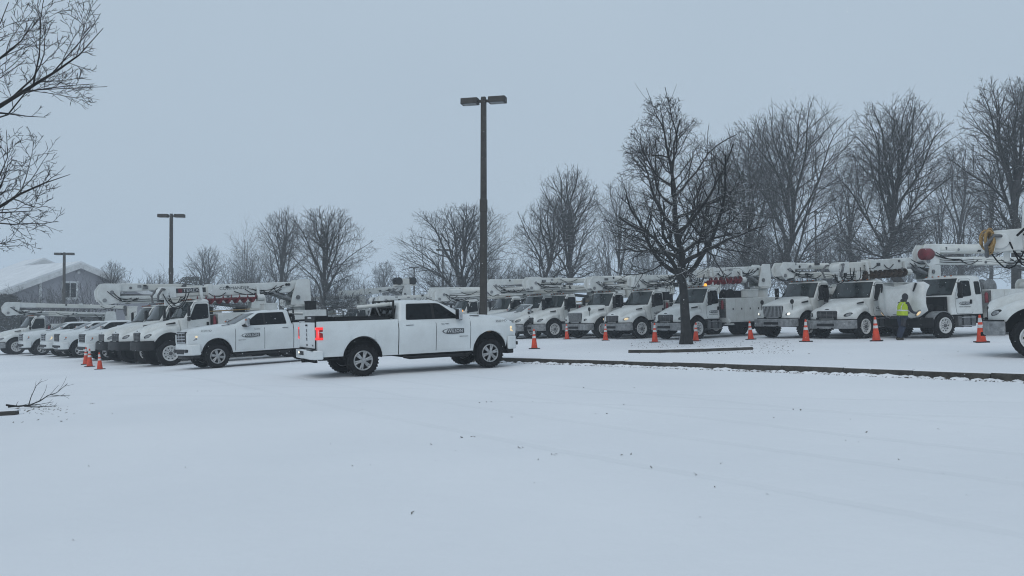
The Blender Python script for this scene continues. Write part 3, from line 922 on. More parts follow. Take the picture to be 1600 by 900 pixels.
        rk = P(t, 'headache_rack', 'pk_rack', lambda b: [b.tube([(-2.88, y, 1.45), (-2.88, y, 1.98)], 0.03, 6) for y in (-0.82, -0.3, 0.3, 0.82)] + [b.tube([(-2.88, -0.84, z), (-2.88, 0.84, z)], 0.028, 6) for z in (1.62, 1.80, 1.98)], 'black_plastic')
        P(rk, 'hose_coil', 'pk_hose', lambda b: [b.tube([(-3.02 - 0.03 * k, 0.15 + 0.2 * math.cos(a), 1.64 + 0.19 * math.sin(a)) for a in np.linspace(0, 2 * math.pi, 15)], 0.028, 5, cap=False) for k in range(4)], 'rubber')
        P(rk, 'rack_tube', 'pk_rtube', lambda b: b.tube([(-3.75, -0.35, 1.83), (-2.86, -0.5, 1.90)], 0.055, 10), 'fibreglass')
        P(rk, 'rack_strut', 'pk_rstr', lambda b: [b.tube([(-3.45, -0.4, 1.5), (-3.35, -0.42, 1.86)], 0.022, 6), b.tube([(-3.1, -0.44, 1.5), (-3.25, -0.44, 1.87)], 0.022, 6)], 'alloy')
    return t

# ------------------------------------------------------------------ medium duty trucks
def arch(x, cx, r, zc, base):
    d = abs(x - cx)
    return max(base, zc + math.sqrt(max(0, r * r - d * d))) if d < r else base
def mt_prof(x):                                   # round nosed make
    zt = interp(x, [-0.44, 0, 0.4, 0.72, 0.86, 0.93, 0.97], [1.68, 1.60, 1.51, 1.41, 1.35, 1.29, 1.21])
    wc = interp(x, [-0.44, 0.97], [0.80, 0.50])
    ou = interp(x, [-0.44, -0.3, 0.25, 0.55, 0.75, 0.88, 0.97], [1.0, 1.09, 1.16, 1.12, 0.98, 0.80, 0.58])
    zf = interp(x, [-0.44, 0, 0.35, 0.65, 0.97], [1.40, 1.36, 1.29, 1.15, 1.02])
    zb = arch(x, 0, 0.64, 0.50, interp(x, [-0.6, 0.6, 0.7], [0.78, 0.78, 0.82]))
    m = 0.5 * (wc + ou)
    return [(0, zt), (wc * 0.6, zt - 0.012), (wc * 0.88, zt - 0.05), (wc, zt - 0.12), (wc + 0.04, min(zf + 0.03, zt - 0.14)), (m, zf + 0.02), (ou - 0.06, zf - 0.03), (ou - 0.015, zf - 0.09), (ou, min(zf - 0.14, zf - 0.1)), (ou - 0.01, max(zb, 0.5))]
def sq_prof(x):                                   # square nosed make
    zt = interp(x, [-0.44, 0.3, 0.8, 0.93, 0.97], [1.78, 1.62, 1.50, 1.46, 1.40])
    wc = interp(x, [-0.44, 0.97], [0.84, 0.62])
    ou = interp(x, [-0.44, -0.3, 0.25, 0.6, 0.8, 0.9, 0.97], [1.0, 1.1, 1.15, 1.14, 1.08, 0.96, 0.78])
    zf = interp(x, [-0.44, 0, 0.35, 0.65, 0.97], [1.38, 1.36, 1.30, 1.20, 1.08])
    zb = arch(x, 0, 0.66, 0.50, interp(x, [-0.6, 0.6, 0.7], [0.78, 0.78, 0.82]))
    m = 0.5 * (wc + ou)
    return [(0, zt), (wc * 0.6, zt - 0.01), (wc * 0.93, zt - 0.03), (wc, zt - 0.09), (wc + 0.05, zf + 0.05), (m, zf + 0.03), (ou - 0.05, zf - 0.01), (ou - 0.01, zf - 0.07), (ou, zf - 0.13), (ou - 0.01, zb)]
def hood_xs():
    s = set(np.round(np.linspace(-0.44, 0.97, 12), 4)) | {0.88, 0.93, 0.97, 0.641, -0.44}
    for k in range(-8, 13):
        x = 0.64 * math.sin(math.pi / 2 * k / 12)
        if x > -0.44: s.add(round(x, 4))
    return sorted(s)
def cab_hw(z):
    return 1.0 - max(0, z - 1.64) * 0.13
def cab_xf(z):
    return interp(z, [0.9, 1.64, 1.70, 2.36, 2.46], [-0.42, -0.42, -0.44, -0.86, -1.0])
def make_cab_plan(xb0):
    def plan(z):
        hw = cab_hw(min(z, 2.4)); xf = cab_xf(z); xb = xb0 + max(0, z - 1.64) * 0.03
        ins = interp(z, [2.40, 2.45, 2.485, 2.50], [0, 0.05, 0.16, 0.34])
        hw -= ins; xb += ins * 0.7; xf -= ins * 0.3
        bow = 0.20
        if z < 1.64: bow = 0.06
        return [(xb, 0), (xb, hw * 0.7), (xb + 0.02, hw - 0.10), (xb + 0.06, hw - 0.03), (xb + 0.14, hw), (xb + 0.5, hw), (xf - bow - 0.2, hw), (xf - bow - 0.05, hw), (xf - bow * 0.9, hw * 0.955), (xf - bow * 0.7, hw * 0.84), (xf - bow * 0.4, hw * 0.63), (xf - bow * 0.12, hw * 0.35), (xf, 0)]
    return plan

LIGHTED = {'off': 'lens', 'on': 'lamp_white', 'warm': 'lamp_warm'}
def truck(label, group, make='round', lift=0.0, ext=0.0, hood_open=0.0, lamps='off', body=True, bumper='bumper_grey', beacon=None, wheels_grey=False, wheelbase=5.2, hood_kit=True):
    """conventional cab work truck: x forward, origin below the front axle"""
    t = empty('utility_truck', label, 'truck', group)
    W = 'truck_paint'
    L = (0, 0, lift)
    xb = -1.72 - ext
    prof = mt_prof if make == 'round' else sq_prof
    # hood tips forward about the bumper when open
    if hood_open:
        a = R(hood_open); px_, pz_ = 0.95, 0.78 + lift
        loc = (px_ - (px_ * math.cos(a) + 0.78 * math.sin(a)), 0, pz_ - (-px_ * math.sin(a) + 0.78 * math.cos(a)))
        hr = (0, a, 0)
    else:
        loc, hr = L, None
    def hood_fn(b):
        half_loft(b, hood_xs(), prof, cap0=not hood_open)
        if hood_open:
            b.v = [(x + (0.34 * max(0, 1 - (abs(y) / 0.98) ** 2.2) * (-0.05 - x) / 0.39 if x < -0.05 else 0), y, z) for x, y, z in b.v]
    h = P(t, 'hood', ('hood', make, hood_open), hood_fn, W, smooth=45, loc=loc, rot=hr)
    if make == 'round':
        g = P(h, 'grille', 'mt_grille', lambda b: b.prism(round_poly([(-0.47, 0.86), (0.47, 0.86), (0.50, 1.14), (0.45, 1.185), (-0.45, 1.185), (-0.50, 1.14)], 0.03), 0.93, 0.978, axis='x'), 'black_plastic')
        P(g, 'grille_bar', 'mt_gbar', lambda b: [b.box((0.982, 0, 0.885 + 0.054 * k), (0.02, 0.92, 0.022)) for k in range(6)] + [b.box((0.983, y, 1.02), (0.02, 0.02, 0.30)) for y in (-0.28, 0, 0.28)], 'steel')
        P(h, 'emblem', 'mt_emb', lambda b: b.ellipsoid((0.945, 0, 1.24), (0.02, 0.12, 0.03)), 'lettering_dark')
    else:
        g = P(h, 'grille', 'sq_grille', lambda b: b.prism(round_poly([(-0.50, 0.86), (0.50, 0.86), (0.60, 1.32), (0.56, 1.38), (-0.56, 1.38), (-0.60, 1.32)], 0.03), 0.93, 0.978, axis='x'), 'black_plastic')
        P(g, 'grille_bar', 'sq_gbar', lambda b: [b.beam((0.985, -0.46 + 0.92 * k / 13, 0.88), (0.985, -0.54 + 1.08 * k / 13, 1.36), 0.034, 0.02) for k in range(14)] + [b.box((0.984, 0, z), (0.02, 1.02 + (z - 0.87) * 0.25, 0.03)) for z in (0.87, 1.37)], 'alloy')
    for s in (-1, 1):
        rot = Matrix.Rotation(s * R(42), 3, 'Z')
        pos = (0.765, s * 0.88, 1.01) if make == 'round' else (0.86, s * 0.86, 1.02)
        hl = P(h, 'headlight', ('mt_hl', make, s), lambda b: b.ellipsoid(pos, (0.055, 0.20, 0.085), Matrix.Rotation(s * R(44), 3, 'Z') @ Matrix.Rotation(R(s * 14), 3, 'X')), 'black_plastic' if lamps == 'off' else 'lens')
        P(hl, 'headlight_lens', ('mt_hll', make, s), lambda b: b.ellipsoid((pos[0] + 0.02, pos[1] + s * 0.015, pos[2]), (0.05, 0.13, 0.06), Matrix.Rotation(s * R(44), 3, 'Z') @ Matrix.Rotation(R(s * 14), 3, 'X')), LIGHTED[lamps])
        P(h, 'hood_vent', ('mt_vent', make, s), lambda b: b.beam((-0.30, s * (0.86 if make == 'round' else 0.885), 1.515 if make == 'round' else 1.55), (0.05, s * (0.80 if make == 'round' else 0.835), 1.475 if make == 'round' else 1.50), 0.05, 0.075, 0.05), 'black_plastic', bevel=0.01)
    if hood_open:
        P(t, 'engine', 'mt_engine', lambda b: (b.box((0.1, 0, 1.05), (1.1, 0.6, 0.6)), b.box((0.75, 0, 1.05), (0.12, 0.9, 0.62)), b.tube([(-0.2, 0.4, 1.3), (0.5, 0.42, 1.25), (0.7, 0.2, 1.3)], 0.06, 8), b.tube([(-0.3, -0.4, 1.35), (0.4, -0.45, 1.3)], 0.10, 10), b.box((-0.2, 0.62, 1.1), (0.35, 0.3, 0.4)), b.ellipsoid((0.1, 0.5, 1.2), (0.2, 0.14, 0.16)), b.box((-0.38, 0, 1.35), (0.06, 1.8, 0.6))), 'underbody', loc=L)
        P(t, 'fender_liner', 'mt_fl2', lambda b: [b.loft([[(0.6 * math.cos(a), s * y, 0.5 + 0.58 * math.sin(a)) for a in np.linspace(0.25, math.pi - 0.5, 12)] + [(0.57 * math.cos(a), s * y, 0.5 + 0.55 * math.sin(a)) for a in np.linspace(math.pi - 0.5, 0.25, 12)] for y in (0.62, 1.08)]) for s in (-1, 1)], 'bumper_grey', loc=L)
    zs = [0.92, 1.2, 1.5, 1.639, 1.70, 1.9, 2.1, 2.3, 2.40, 2.45, 2.485, 2.50]
    P(t, 'cab', ('mt_cab', ext), lambda b: cab_rings(b, zs, make_cab_plan(xb)), W, smooth=50, loc=L)
    P(t, 'windscreen_seal', 'mt_wss', lambda b: windscreen(b, 1.70, 2.375, cab_xf, cab_hw, 0.20, 0.006, 0.945), 'black_plastic', loc=L)
    P(t, 'windscreen', 'mt_ws', lambda b: windscreen(b, 1.735, 2.345, cab_xf, cab_hw, 0.20, 0.012, 0.905), 'windscreen_glass', loc=L)
    P(t, 'wiper', 'mt_wip', lambda b: [b.tube([(-0.405, y, 1.72), (-0.50, y + 0.45, 1.80)], 0.008, 4) for y in (-0.5, 0.02)], 'black_plastic', loc=L)
    win = round_poly([(-1.60, 1.66), (-0.90, 1.60), (-0.83, 1.68), (-1.10, 2.28), (-1.60, 2.28)], 0.08)
    win_in = round_poly([(-1.575, 1.685), (-0.915, 1.63), (-0.865, 1.69), (-1.115, 2.255), (-1.575, 2.255)], 0.07)
    dseam = round_poly([(-1.64, 0.95), (-0.80, 0.95), (-0.74, 1.3), (-0.76, 1.68), (-1.07, 2.34), (-1.64, 2.34)], 0.08)
    for s in (-1, 1):
        d = P(t, 'door', ('mt_door', s), lambda b: side_plate(b, dseam, cab_hw, 0.007, 0.01, s), W, loc=L, bevel=0.006)
        P(t, 'door_seam', ('mt_ds', s), lambda b: side_plate(b, [(x + (0.012 if x > -1.2 else -0.012), z + (0.012 if z > 1.6 else -0.012)) for x, z in dseam], cab_hw, 0.0025, 0.01, s), 'lettering_grey', loc=L)
        P(d, 'window_frame', ('mt_wf', s), lambda b: side_plate(b, win, cab_hw, 0.010, 0.0, s), 'black_plastic')
        P(d, 'side_window', ('mt_sw', s), lambda b: side_plate(b, win_in, cab_hw, 0.014, 0.0, s), 'window_glass')
        P(d, 'handle', ('mt_hd', s), lambda b: b.box((-1.55, s * 1.02, 1.42), (0.09, 0.04, 0.17)), 'black_plastic', bevel=0.01)
        if ext > 0.3:
            P(t, 'rear_side_window', ('mt_rsw', ext, s), lambda b: side_plate(b, round_poly([(xb + 0.14, 1.72), (xb + 0.44, 1.70), (xb + 0.44, 2.24), (xb + 0.16, 2.24)], 0.05), cab_hw, 0.009, 0.0, s), 'window_glass', loc=L)
        # twin stalk mirror
        m = P(t, 'mirror', ('mt_mir', s), lambda b: (b.box((-0.72, s * 1.25, 1.98), (0.09, 0.19, 0.42)), b.box((-0.72, s * 1.25, 1.66), (0.09, 0.19, 0.17))), 'black_plastic' if s > 0 else 'black_plastic', bevel=0.02, loc=L)
        P(m, 'mirror_arm', ('mt_mar', s), lambda b: b.tube([(-0.80, s * 0.98, 2.22), (-0.72, s * 1.22, 2.2), (-0.72, s * 1.22, 1.58), (-0.80, s * 1.0, 1.56)], 0.016, 6), 'black_plastic')
        # step and tank under the door
        st = P(t, 'fuel_tank', ('mt_tank', s), lambda b: b.prism(round_poly([(0.66, 0.42), (1.06, 0.42), (1.06, 0.86), (0.66, 0.86)], 0.08) if s > 0 else round_poly([(-1.06, 0.42), (-0.66, 0.42), (-0.66, 0.86), (-1.06, 0.86)], 0.08), -1.72, -0.78, axis='x'), 'steel', loc=L)
        P(st, 'tank_strap', ('mt_strap', s), lambda b: [b.box((x, s * 0.865, 0.64), (0.05, 0.42, 0.47)) for x in (-1.45, -1.02)], 'black_plastic')
        P(st, 'step', ('mt_step', s), lambda b: [b.box((-1.25, s * 1.09, z), (0.72, 0.10, 0.03)) for z in (0.46, 0.80)], 'alloy')
        P(t, 'mudguard_liner', ('mt_lin', s), lambda b: (b.box((0, s * 0.6, 0.85), (1.25, 0.05, 0.6)), b.loft([[(0.63 * math.cos(a), s * y, 0.5 + 0.63 * math.sin(a)) for a in np.linspace(0, math.pi, 13)] for y in (0.6, 1.10)], closed=False, cap0=False, cap1=False)), 'black_plastic', loc=L) if not hood_open else None
        if not hood_open:
            logo(d, -1.22, s * 1.010, 1.26, s, 0.85)
            lettering(d, 'WILSON CONSTRUCTION', 0.05, 'lettering_grey', (-1.22, s * 1.0105, 1.13), (R(90), 0, 0 if s < 0 else math.pi))
        elif s > 0:
            logo(d, -1.22, s * 1.010, 1.36, s, 0.85)
            lettering(d, 'WILSON CONSTRUCTION', 0.05, 'lettering_grey', (-1.22, s * 1.0105, 1.22), (R(90), 0, math.pi))
    P(t, 'roof_marker', 'mt_mk', lambda b: [b.ellipsoid((-1.02, y, 2.487), (0.05, 0.035, 0.025), nu=8, nv=4) for y in (-0.6, -0.3, 0, 0.3, 0.6)], 'amber_lens', loc=L)
    bp = P(t, 'front_bumper', ('mt_bmp', make), lambda b: b.prism([(1.10, 0.55), (1.05, 0.80), (0.92, 1.02), (0.66, 1.17), (0.60, 1.17), (0.60, 1.08), (0.9, 0.8), (0.9, -0.8), (0.60, -1.08), (0.60, -1.17), (0.66, -1.17), (0.92, -1.02), (1.05, -0.80), (1.10, -0.55)], 0.44, 0.80, axis='z') if make == 'round' else b.prism([(1.12, 0.85), (1.05, 1.05), (0.75, 1.17), (0.68, 1.17), (0.68, 1.08), (0.95, 0.9), (0.95, -0.9), (0.68, -1.08), (0.68, -1.17), (0.75, -1.17), (1.05, -1.05), (1.12, -0.85)], 0.46, 0.80, axis='z'), bumper, bevel=0.03, loc=L)
    P(bp, 'bumper_slot', ('mt_slot', make), lambda b: b.prism(round_poly([(-0.42, 0.54), (0.42, 0.54), (0.42, 0.66), (-0.42, 0.66)], 0.03), 1.05, 1.106 if make == 'round' else 1.126, axis='x'), 'black_plastic')
    P(bp, 'tow_hook', 'mt_hook', lambda b: [b.box((1.10, s_ * 0.34, 0.44), (0.12, 0.05, 0.08)) for s_ in (-1, 1)], 'underbody')
    P(bp, 'bumper_trim', ('mt_trim', make), lambda b: b.prism([(1.09, 0.55), (1.03, 0.79), (0.90, 1.0), (0.62, 1.15), (0.62, -1.15), (0.90, -1.0), (1.03, -0.79), (1.09, -0.55)], 0.80, 0.835, axis='z'), 'black_plastic')
    if make == 'square' and hood_kit:
        # bug-eye mirrors on the hood
        for s in (-1, 1):
            hm = P(h, 'hood_mirror', ('sq_hm', s), lambda b: b.ellipsoid((0.70, s * 0.86, 1.55), (0.05, 0.10, 0.11)), 'black_plastic')
            P(hm, 'hood_mirror_stalk', ('sq_hms', s), lambda b: b.tube([(0.74, s * 0.88, 1.16), (0.72, s * 0.89, 1.36), (0.70, s * 0.86, 1.5)], 0.014, 5), 'black_plastic')
    if beacon:
        P(t, 'beacon', ('mt_bc', beacon), lambda b: b.lathe([(0, 0.08), (0.10, 0.075), (0.15, 0.04), (0.155, 0.001)], 12, axis='z', c=(-1.35, 0.45, 2.49)), beacon, loc=L)
    # chassis
    wb = wheelbase
    P(t, 'chassis', ('mt_ch', wb), lambda b: ([b.box((-wb / 2 - 0.4, s_ * 0.43, 0.78), (wb + 2.9, 0.09, 0.25)) for s_ in (-1, 1)], b.box((0.25, 0, 0.72), (1.2, 0.9, 0.4)), b.tube([(0, -0.95, 0.5), (0, 0.95, 0.5)], 0.08, 8), b.tube([(-wb, -0.95, 0.5), (-wb, 0.95, 0.5)], 0.11, 8), b.ellipsoid((-wb, 0, 0.5), (0.26, 0.26, 0.24)), b.tube([(-1.2, 0, 0.6), (-wb, 0, 0.52)], 0.06, 8), b.box((-1.3, 0, 0.75), (1.2, 1.2, 0.3)), b.box((-3.2, 0.6, 0.7), (1.1, 0.4, 0.35)), b.box((-3.0, -0.6, 0.7), (1.3, 0.4, 0.35))), 'underbody', loc=(0, 0, lift * 0.8))
    for s in (-1, 1):
        wheel(t, 'front_wheel', (0, s * 1.0, 0.51), 0.51, 0.28, s, 'truck')
        wheel(t, 'rear_wheel', (-wb, s * 1.0, 0.51), 0.51, 0.27, s, 'truck')
        wheel(t, 'inner_rear_wheel', (-wb, s * 0.70, 0.51), 0.51, 0.25, s, 'truck')
    if body:
        utility_body(t, xb - 0.22, wb, lift)
    return t

def hash_key(s):
    v = 7
    for ch in s: v = (v * 31 + ord(ch)) % 1000003
    return v
def fittings(parent, line, half, key, n):
    # pins, brackets, valves and cover plates along a boom
    rng = random.Random(hash_key(str(key)))
    p0, p1 = Vector(line[0]), Vector(line[1])
    for i in range(n):
        f = rng.uniform(0.05, 0.95); p = p0.lerp(p1, f)
        sd = rng.choice((1, 1, 1, -1))
        kd = rng.random()
        mt_ = rng.choice(('black_plastic', 'steel', 'truck_paint', 'bumper_grey', 'lettering_dark'))
        dz = rng.uniform(-0.14, 0.14)
        if kd < 0.35:
            P(parent, 'boom_pin', ('fit', key, i), lambda b: b.lathe([(sd * (half - 0.02), 0.06), (sd * (half + 0.05), 0.06), (sd * (half + 0.055), 0.001)], 10, c=(p.x, p.y, p.z + dz)), mt_)
        elif kd < 0.7:
            P(parent, 'bracket', ('fit', key, i), lambda b: b.box((p.x, p.y + sd * (half + 0.02), p.z + dz), (rng.uniform(0.1, 0.35), 0.06, rng.uniform(0.06, 0.16))), mt_, bevel=0.01)
        else:
            l_ = rng.uniform(0.5, 1.4)
            d = (p1 - p0).normalized()
            P(parent, 'hose', ('fit', key, i), lambda b: b.tube([(p.x + d.x * l_ * u, p.y + sd * (half + 0.03), p.z + d.z * l_ * u + dz - 0.18 * math.sin(math.pi * u)) for u in (0, 0.2, 0.4, 0.6, 0.8, 1.0)], 0.018, 5), 'rubber')
def utility_body(t, x0, wb, lift):
    B = 'body_paint'
    L = (0, 0, lift * 0.8)
    xe = -wb - 1.7
    key = (round(x0, 2), wb)
    P(t, 'deck', ('ub_deck', key), lambda b: (b.box(((x0 + xe) / 2, 0, 1.06), (x0 - xe, 1.5, 0.12)), b.box((x0 - 0.03, 0, 1.4), (0.06, 2.3, 0.9))), 'steel', loc=L)
    w0, w1 = -wb + 0.72, -wb - 0.72
    for s in (-1, 1):
        ub = P(t, 'compartment', ('ub', key, s), lambda b: b.prism([(x0, 0.72), (w0, 0.72), (w0 - 0.12, 1.12), (w1 + 0.12, 1.12), (w1, 0.72), (xe, 0.72), (xe, 1.90), (x0, 1.90)], s * 0.74, s * 1.18), B, bevel=0.015, loc=L)
        n = max(3, int((x0 - w0) / 0.62))
        edges = [x0 - 0.03 - (x0 - w0 - 0.03) * k / n for k in range(n + 1)]
        for k in range(n):
            a, c = edges[k], edges[k + 1]
            dr = P(ub, 'compartment_door', ('ubd', key, s, k), lambda b: b.box(((a + c) / 2, s * 1.187, 1.31), (a - c - 0.03, 0.018, 1.06)), B, bevel=0.006)
            dr.name = 'compartment_door'
        P(ub, 'door_latch', ('ubl', key, s), lambda b: [b.box(((edges[k] + edges[k + 1]) / 2 - 0.12, s * 1.20, 1.36), (0.06, 0.02, 0.09)) for k in range(n)], 'black_plastic')
        P(ub, 'compartment_door', ('ubw', key, s), lambda b: b.box((-wb, s * 1.187, 1.52), (1.15, 0.018, 0.64)), B, bevel=0.006)
        P(ub, 'compartment_door', ('ube', key, s), lambda b: b.box(((w1 + xe) / 2, s * 1.187, 1.31), (w1 - xe - 0.1, 0.018, 1.06)), B, bevel=0.006)
        P(ub, 'body_step', ('ubs', key, s), lambda b: b.box((x0 - 0.35, s * 1.02, 0.60), (0.55, 0.26, 0.05)), 'steel')
        P(t, 'outrigger', ('ubo', key, s), lambda b: (b.beam((x0 - 0.1, s * 0.75, 1.5), (x0 - 0.12, s * 1.22, 0.7), 0.16, 0.16), b.box((x0 - 0.12, s * 1.23, 0.64), (0.34, 0.3, 0.06))), 'body_paint', loc=L)
    rng = random.Random(hash_key(t['label']))
    xx = x0 - 0.5
    i = 0
    while xx > xe + 0.5:
        w_, d_, h_ = rng.uniform(0.35, 0.9), rng.uniform(0.4, 1.0), rng.uniform(0.3, 0.75)
        yy = rng.uniform(-0.25, 0.25)
        mt_ = rng.choice(('black_plastic', 'body_paint', 'steel', 'body_paint', 'bumper_grey', 'truck_paint', 'underbody'))
        kind = rng.random()
        zt_ = 1.92 if rng.random() < 0.5 else 1.5
        sy_ = rng.choice((-1, 1)) * 0.95 if zt_ > 1.6 else yy
        if kind < 0.55:
            P(t, 'tool_crate', ('crate', t['label'], i), lambda b: (b.box((xx, sy_, zt_ + h_ * 0.3), (w_, 0.42 if zt_ > 1.6 else d_, h_ * 0.6)), b.box((xx, sy_, zt_ + h_ * 0.6 + 0.02), (w_ + 0.04, 0.46 if zt_ > 1.6 else d_ + 0.04, 0.05))), mt_, bevel=0.015, loc=L)
        elif kind < 0.8:
            P(t, 'cable_reel', ('reel', t['label'], i), lambda b: b.lathe([(-0.22, 0.001), (-0.22, 0.36), (-0.17, 0.36), (-0.17, 0.2), (0.17, 0.2), (0.17, 0.36), (0.22, 0.36), (0.22, 0.001)], 18, c=(xx, yy, 2.0)), mt_, loc=L)
        else:
            P(t, 'ladder', ('ladd', t['label'], i), lambda b: ([b.tube([(xx + 0.6, sy_ + o_, 2.0), (xx - 1.2, sy_ + o_, 2.05)], 0.025, 6) for o_ in (-0.18, 0.18)], [b.tube([(xx + 0.5 - 0.28 * q_, sy_ - 0.18, 2.0 + 0.008 * q_), (xx + 0.5 - 0.28 * q_, sy_ + 0.18, 2.0 + 0.008 * q_)], 0.014, 5) for q_ in range(6)]), 'rope', loc=L)
        xx -= w_ + rng.uniform(0.15, 0.6); i += 1
    P(t, 'tail_board', ('ubt', key), lambda b: (b.box((xe - 0.06, 0, 0.95), (0.14, 2.3, 0.28)), b.box((xe + 0.02, 0, 1.4), (0.06, 1.4, 0.7))), 'body_paint', loc=L)
    P(t, 'tail_light', ('ubtl', key), lambda b: [b.box((xe - 0.14, y, 0.97), (0.03, 0.16, 0.1)) for y in (-0.95, 0.95)], 'red_lens', loc=L)
    P(t, 'extinguisher', ('ubex', key), lambda b: [b.lathe([(0, 0.07), (0.36, 0.07), (0.42, 0.03), (0.46, 0.001)], 10, axis='z', c=(x0 + 0.10, s_ * 1.02, 1.36)) for s_ in (1,)], 'red_paint', loc=L)

# ------------------------------------------------------------------ aerial gear
def helix(b, p0, p1, r_in, r_out, pitch, n=10):
    p0, p1 = Vector(p0), Vector(p1)
    d = p1 - p0; L = d.length; d.normalize()
    u = d.cross(Vector((0, 0, 1))).normalized(); w = u.cross(d)
    m = int(L / pitch * n)
    vs, fs = [], []
    for i in range(m + 1):
        a = 2 * math.pi * i / n
        c = p0 + d * (L * i / m)
        e = u * math.cos(a) + w * math.sin(a)
        vs += [c + e * r_in, c + e * r_out, c + e * r_out + d * 0.02, c + e * r_in + d * 0.02]
    for i in range(m):
        a = i * 4
        for k in range(4):
            fs.append((a + k, a + (k + 1) % 4, a + 4 + (k + 1) % 4, a + 4 + k))
    b.add(vs, fs)
    b.tube([p0, p1], r_in, 8)

def derrick(t, xt, zt, xtip, ztip, auger='red_paint', key='d', words=False, hoses=True, knuckle=False, y0=0.0, bulky=1.0):
    """digger derrick: turret at xt, boom lying forward to xtip"""
    W = 'truck_paint'
    k = (key, xt, zt, xtip, ztip)
    d = Vector((xtip - xt, 0, ztip - zt)); Lb = d.length; d.normalize()
    def q(s, up=0.0, y=0.0):
        p = Vector((xt, y0 + y, zt)) + d * s + Vector((-d.z, 0, d.x)) * up
        return (p.x, p.y, p.z)
    H = 0.50 * bulky
    P(t, 'pedestal', ('dr_ped',) + k, lambda b: (b.lathe([(1.1, 0.42), (1.25, 0.40), (zt - 0.95, 0.36), (zt - 0.93, 0.5), (zt - 0.82, 0.5)], 16, axis='z', c=(xt, y0, 0)), b.box((xt + 0.1, y0, 1.3), (1.0, 1.3, 0.5))), 'body_paint')
    tu = P(t, 'turret', ('dr_tur',) + k, lambda b: [b.prism(round_poly([(xt - 0.45, zt - 0.84), (xt + 0.55, zt - 0.84), (xt + 0.45, zt - 0.4), (xt + 0.18, zt + 0.34), (xt - 0.42, zt + 0.34)], 0.08), y0 + s_ * 0.30, y0 + s_ * 0.36) for s_ in (-1, 1)] + [b.box((xt - 0.25, y0, zt - 0.55), (0.3, 0.6, 0.5))], W)
    P(tu, 'winch', ('dr_win',) + k, lambda b: (b.tube([(xt - 0.15, y0 - 0.27, zt + 0.05), (xt - 0.15, y0 + 0.27, zt + 0.05)], 0.2, 12), b.tube([(xt + 0.2, y0 - 0.41, zt - 0.5), (xt + 0.2, y0 + 0.41, zt - 0.5)], 0.1, 10)), 'steel')
    bm_ = P(t, 'boom', ('dr_boom',) + k, lambda b: b.beam(q(-0.35), q(Lb * 0.68), 0.42, H), W, bevel=0.03)
    P(bm_, 'boom_extension', ('dr_ext',) + k, lambda b: b.beam(q(Lb * 0.66), q(Lb * 0.92), 0.34, H * 0.80), 'fibreglass', bevel=0.03)
    P(bm_, 'boom_collar', ('dr_col',) + k, lambda b: b.beam(q(Lb * 0.655), q(Lb * 0.69), 0.48, H * 1.14), W, bevel=0.015)
    P(bm_, 'boom_head', ('dr_head',) + k, lambda b: (b.beam(q(Lb * 0.90), q(Lb), 0.40, H * 0.95), b.tube([q(Lb * 0.98, 0, -0.25), q(Lb * 0.98, 0, 0.25)], 0.22, 12), b.beam(q(Lb * 0.96, -0.1), q(Lb * 0.96, -0.55), 0.12, 0.14)), W, bevel=0.02)
    P(bm_, 'pole_guide', ('dr_pg',) + k, lambda b: [b.tube([q(Lb * 0.97, 0.12, s_ * 0.18), q(Lb * 1.0, 0.14, s_ * 0.42), q(Lb * 1.03, -0.1, s_ * 0.50), q(Lb * 1.03, -0.38, s_ * 0.38)], 0.05, 6) for s_ in (-1, 1)], 'steel')
    P(tu, 'lift_cylinder', ('dr_cyl',) + k, lambda b: [b.tube([(xt + 0.35, y0 + s_ * 0.18, zt - 0.62), q(Lb * 0.22, -0.2, s_ * 0.18)], 0.085, 10) for s_ in (-1, 1)] + [b.tube([q(Lb * 0.22, -0.2, s_ * 0.18), q(Lb * 0.36, -0.22, s_ * 0.18)], 0.05, 8) for s_ in (-1, 1)], 'bumper_grey')
    fittings(bm_, (q(0.2), q(Lb * 0.66)), 0.21, k, 9)
    if auger:
        a0, a1 = q(Lb * 0.34, -0.42, 0.34), q(Lb * 0.80, -0.40, 0.34)
        au = P(bm_, 'auger', ('dr_aug', auger) + k, lambda b: helix(b, a0, a1, 0.05, 0.20, 0.36), auger)
        P(au, 'auger_motor', ('dr_augm',) + k, lambda b: (b.tube([q(Lb * 0.30, -0.42, 0.34), q(Lb * 0.35, -0.42, 0.34)], 0.16, 10), b.beam(q(Lb * 0.335, 0.1, 0.28), q(Lb * 0.335, -0.5, 0.30), 0.1, 0.12)), W)
        P(au, 'auger_bracket', ('dr_augb',) + k, lambda b: b.beam(q(Lb * 0.74, 0.15, 0.26), q(Lb * 0.74, -0.62, 0.36), 0.08, 0.12), W)
    if hoses:
        rng = random.Random(int(xt * 31) % 97)
        def hz(b):
            for i in range(4):
                s0 = Lb * rng.uniform(0.02, 0.2); l_ = rng.uniform(0.8, 1.7); dp = rng.uniform(0.12, 0.4); y = 0.23 + 0.03 * i
                b.tube([q(s0 + l_ * u, 0.1 - 0.1 * u - dp * math.sin(math.pi * u), y) for u in np.linspace(0, 1, 8)], 0.018, 5)
            for i in range(4):
                s0 = Lb * rng.uniform(0.80, 0.88); l_ = rng.uniform(0.6, 1.1); dp = rng.uniform(0.35, 0.75); y = 0.24 * (-1) ** i + 0.05 * i
                b.tube([q(s0 + l_ * u, -0.05 - dp * math.sin(math.pi * u), y + 0.1 * math.sin(2 * math.pi * u)) for u in np.linspace(0, 1, 9)], 0.02, 5)
        P(bm_, 'hose', ('dr_hose',) + k, hz, 'rubber')
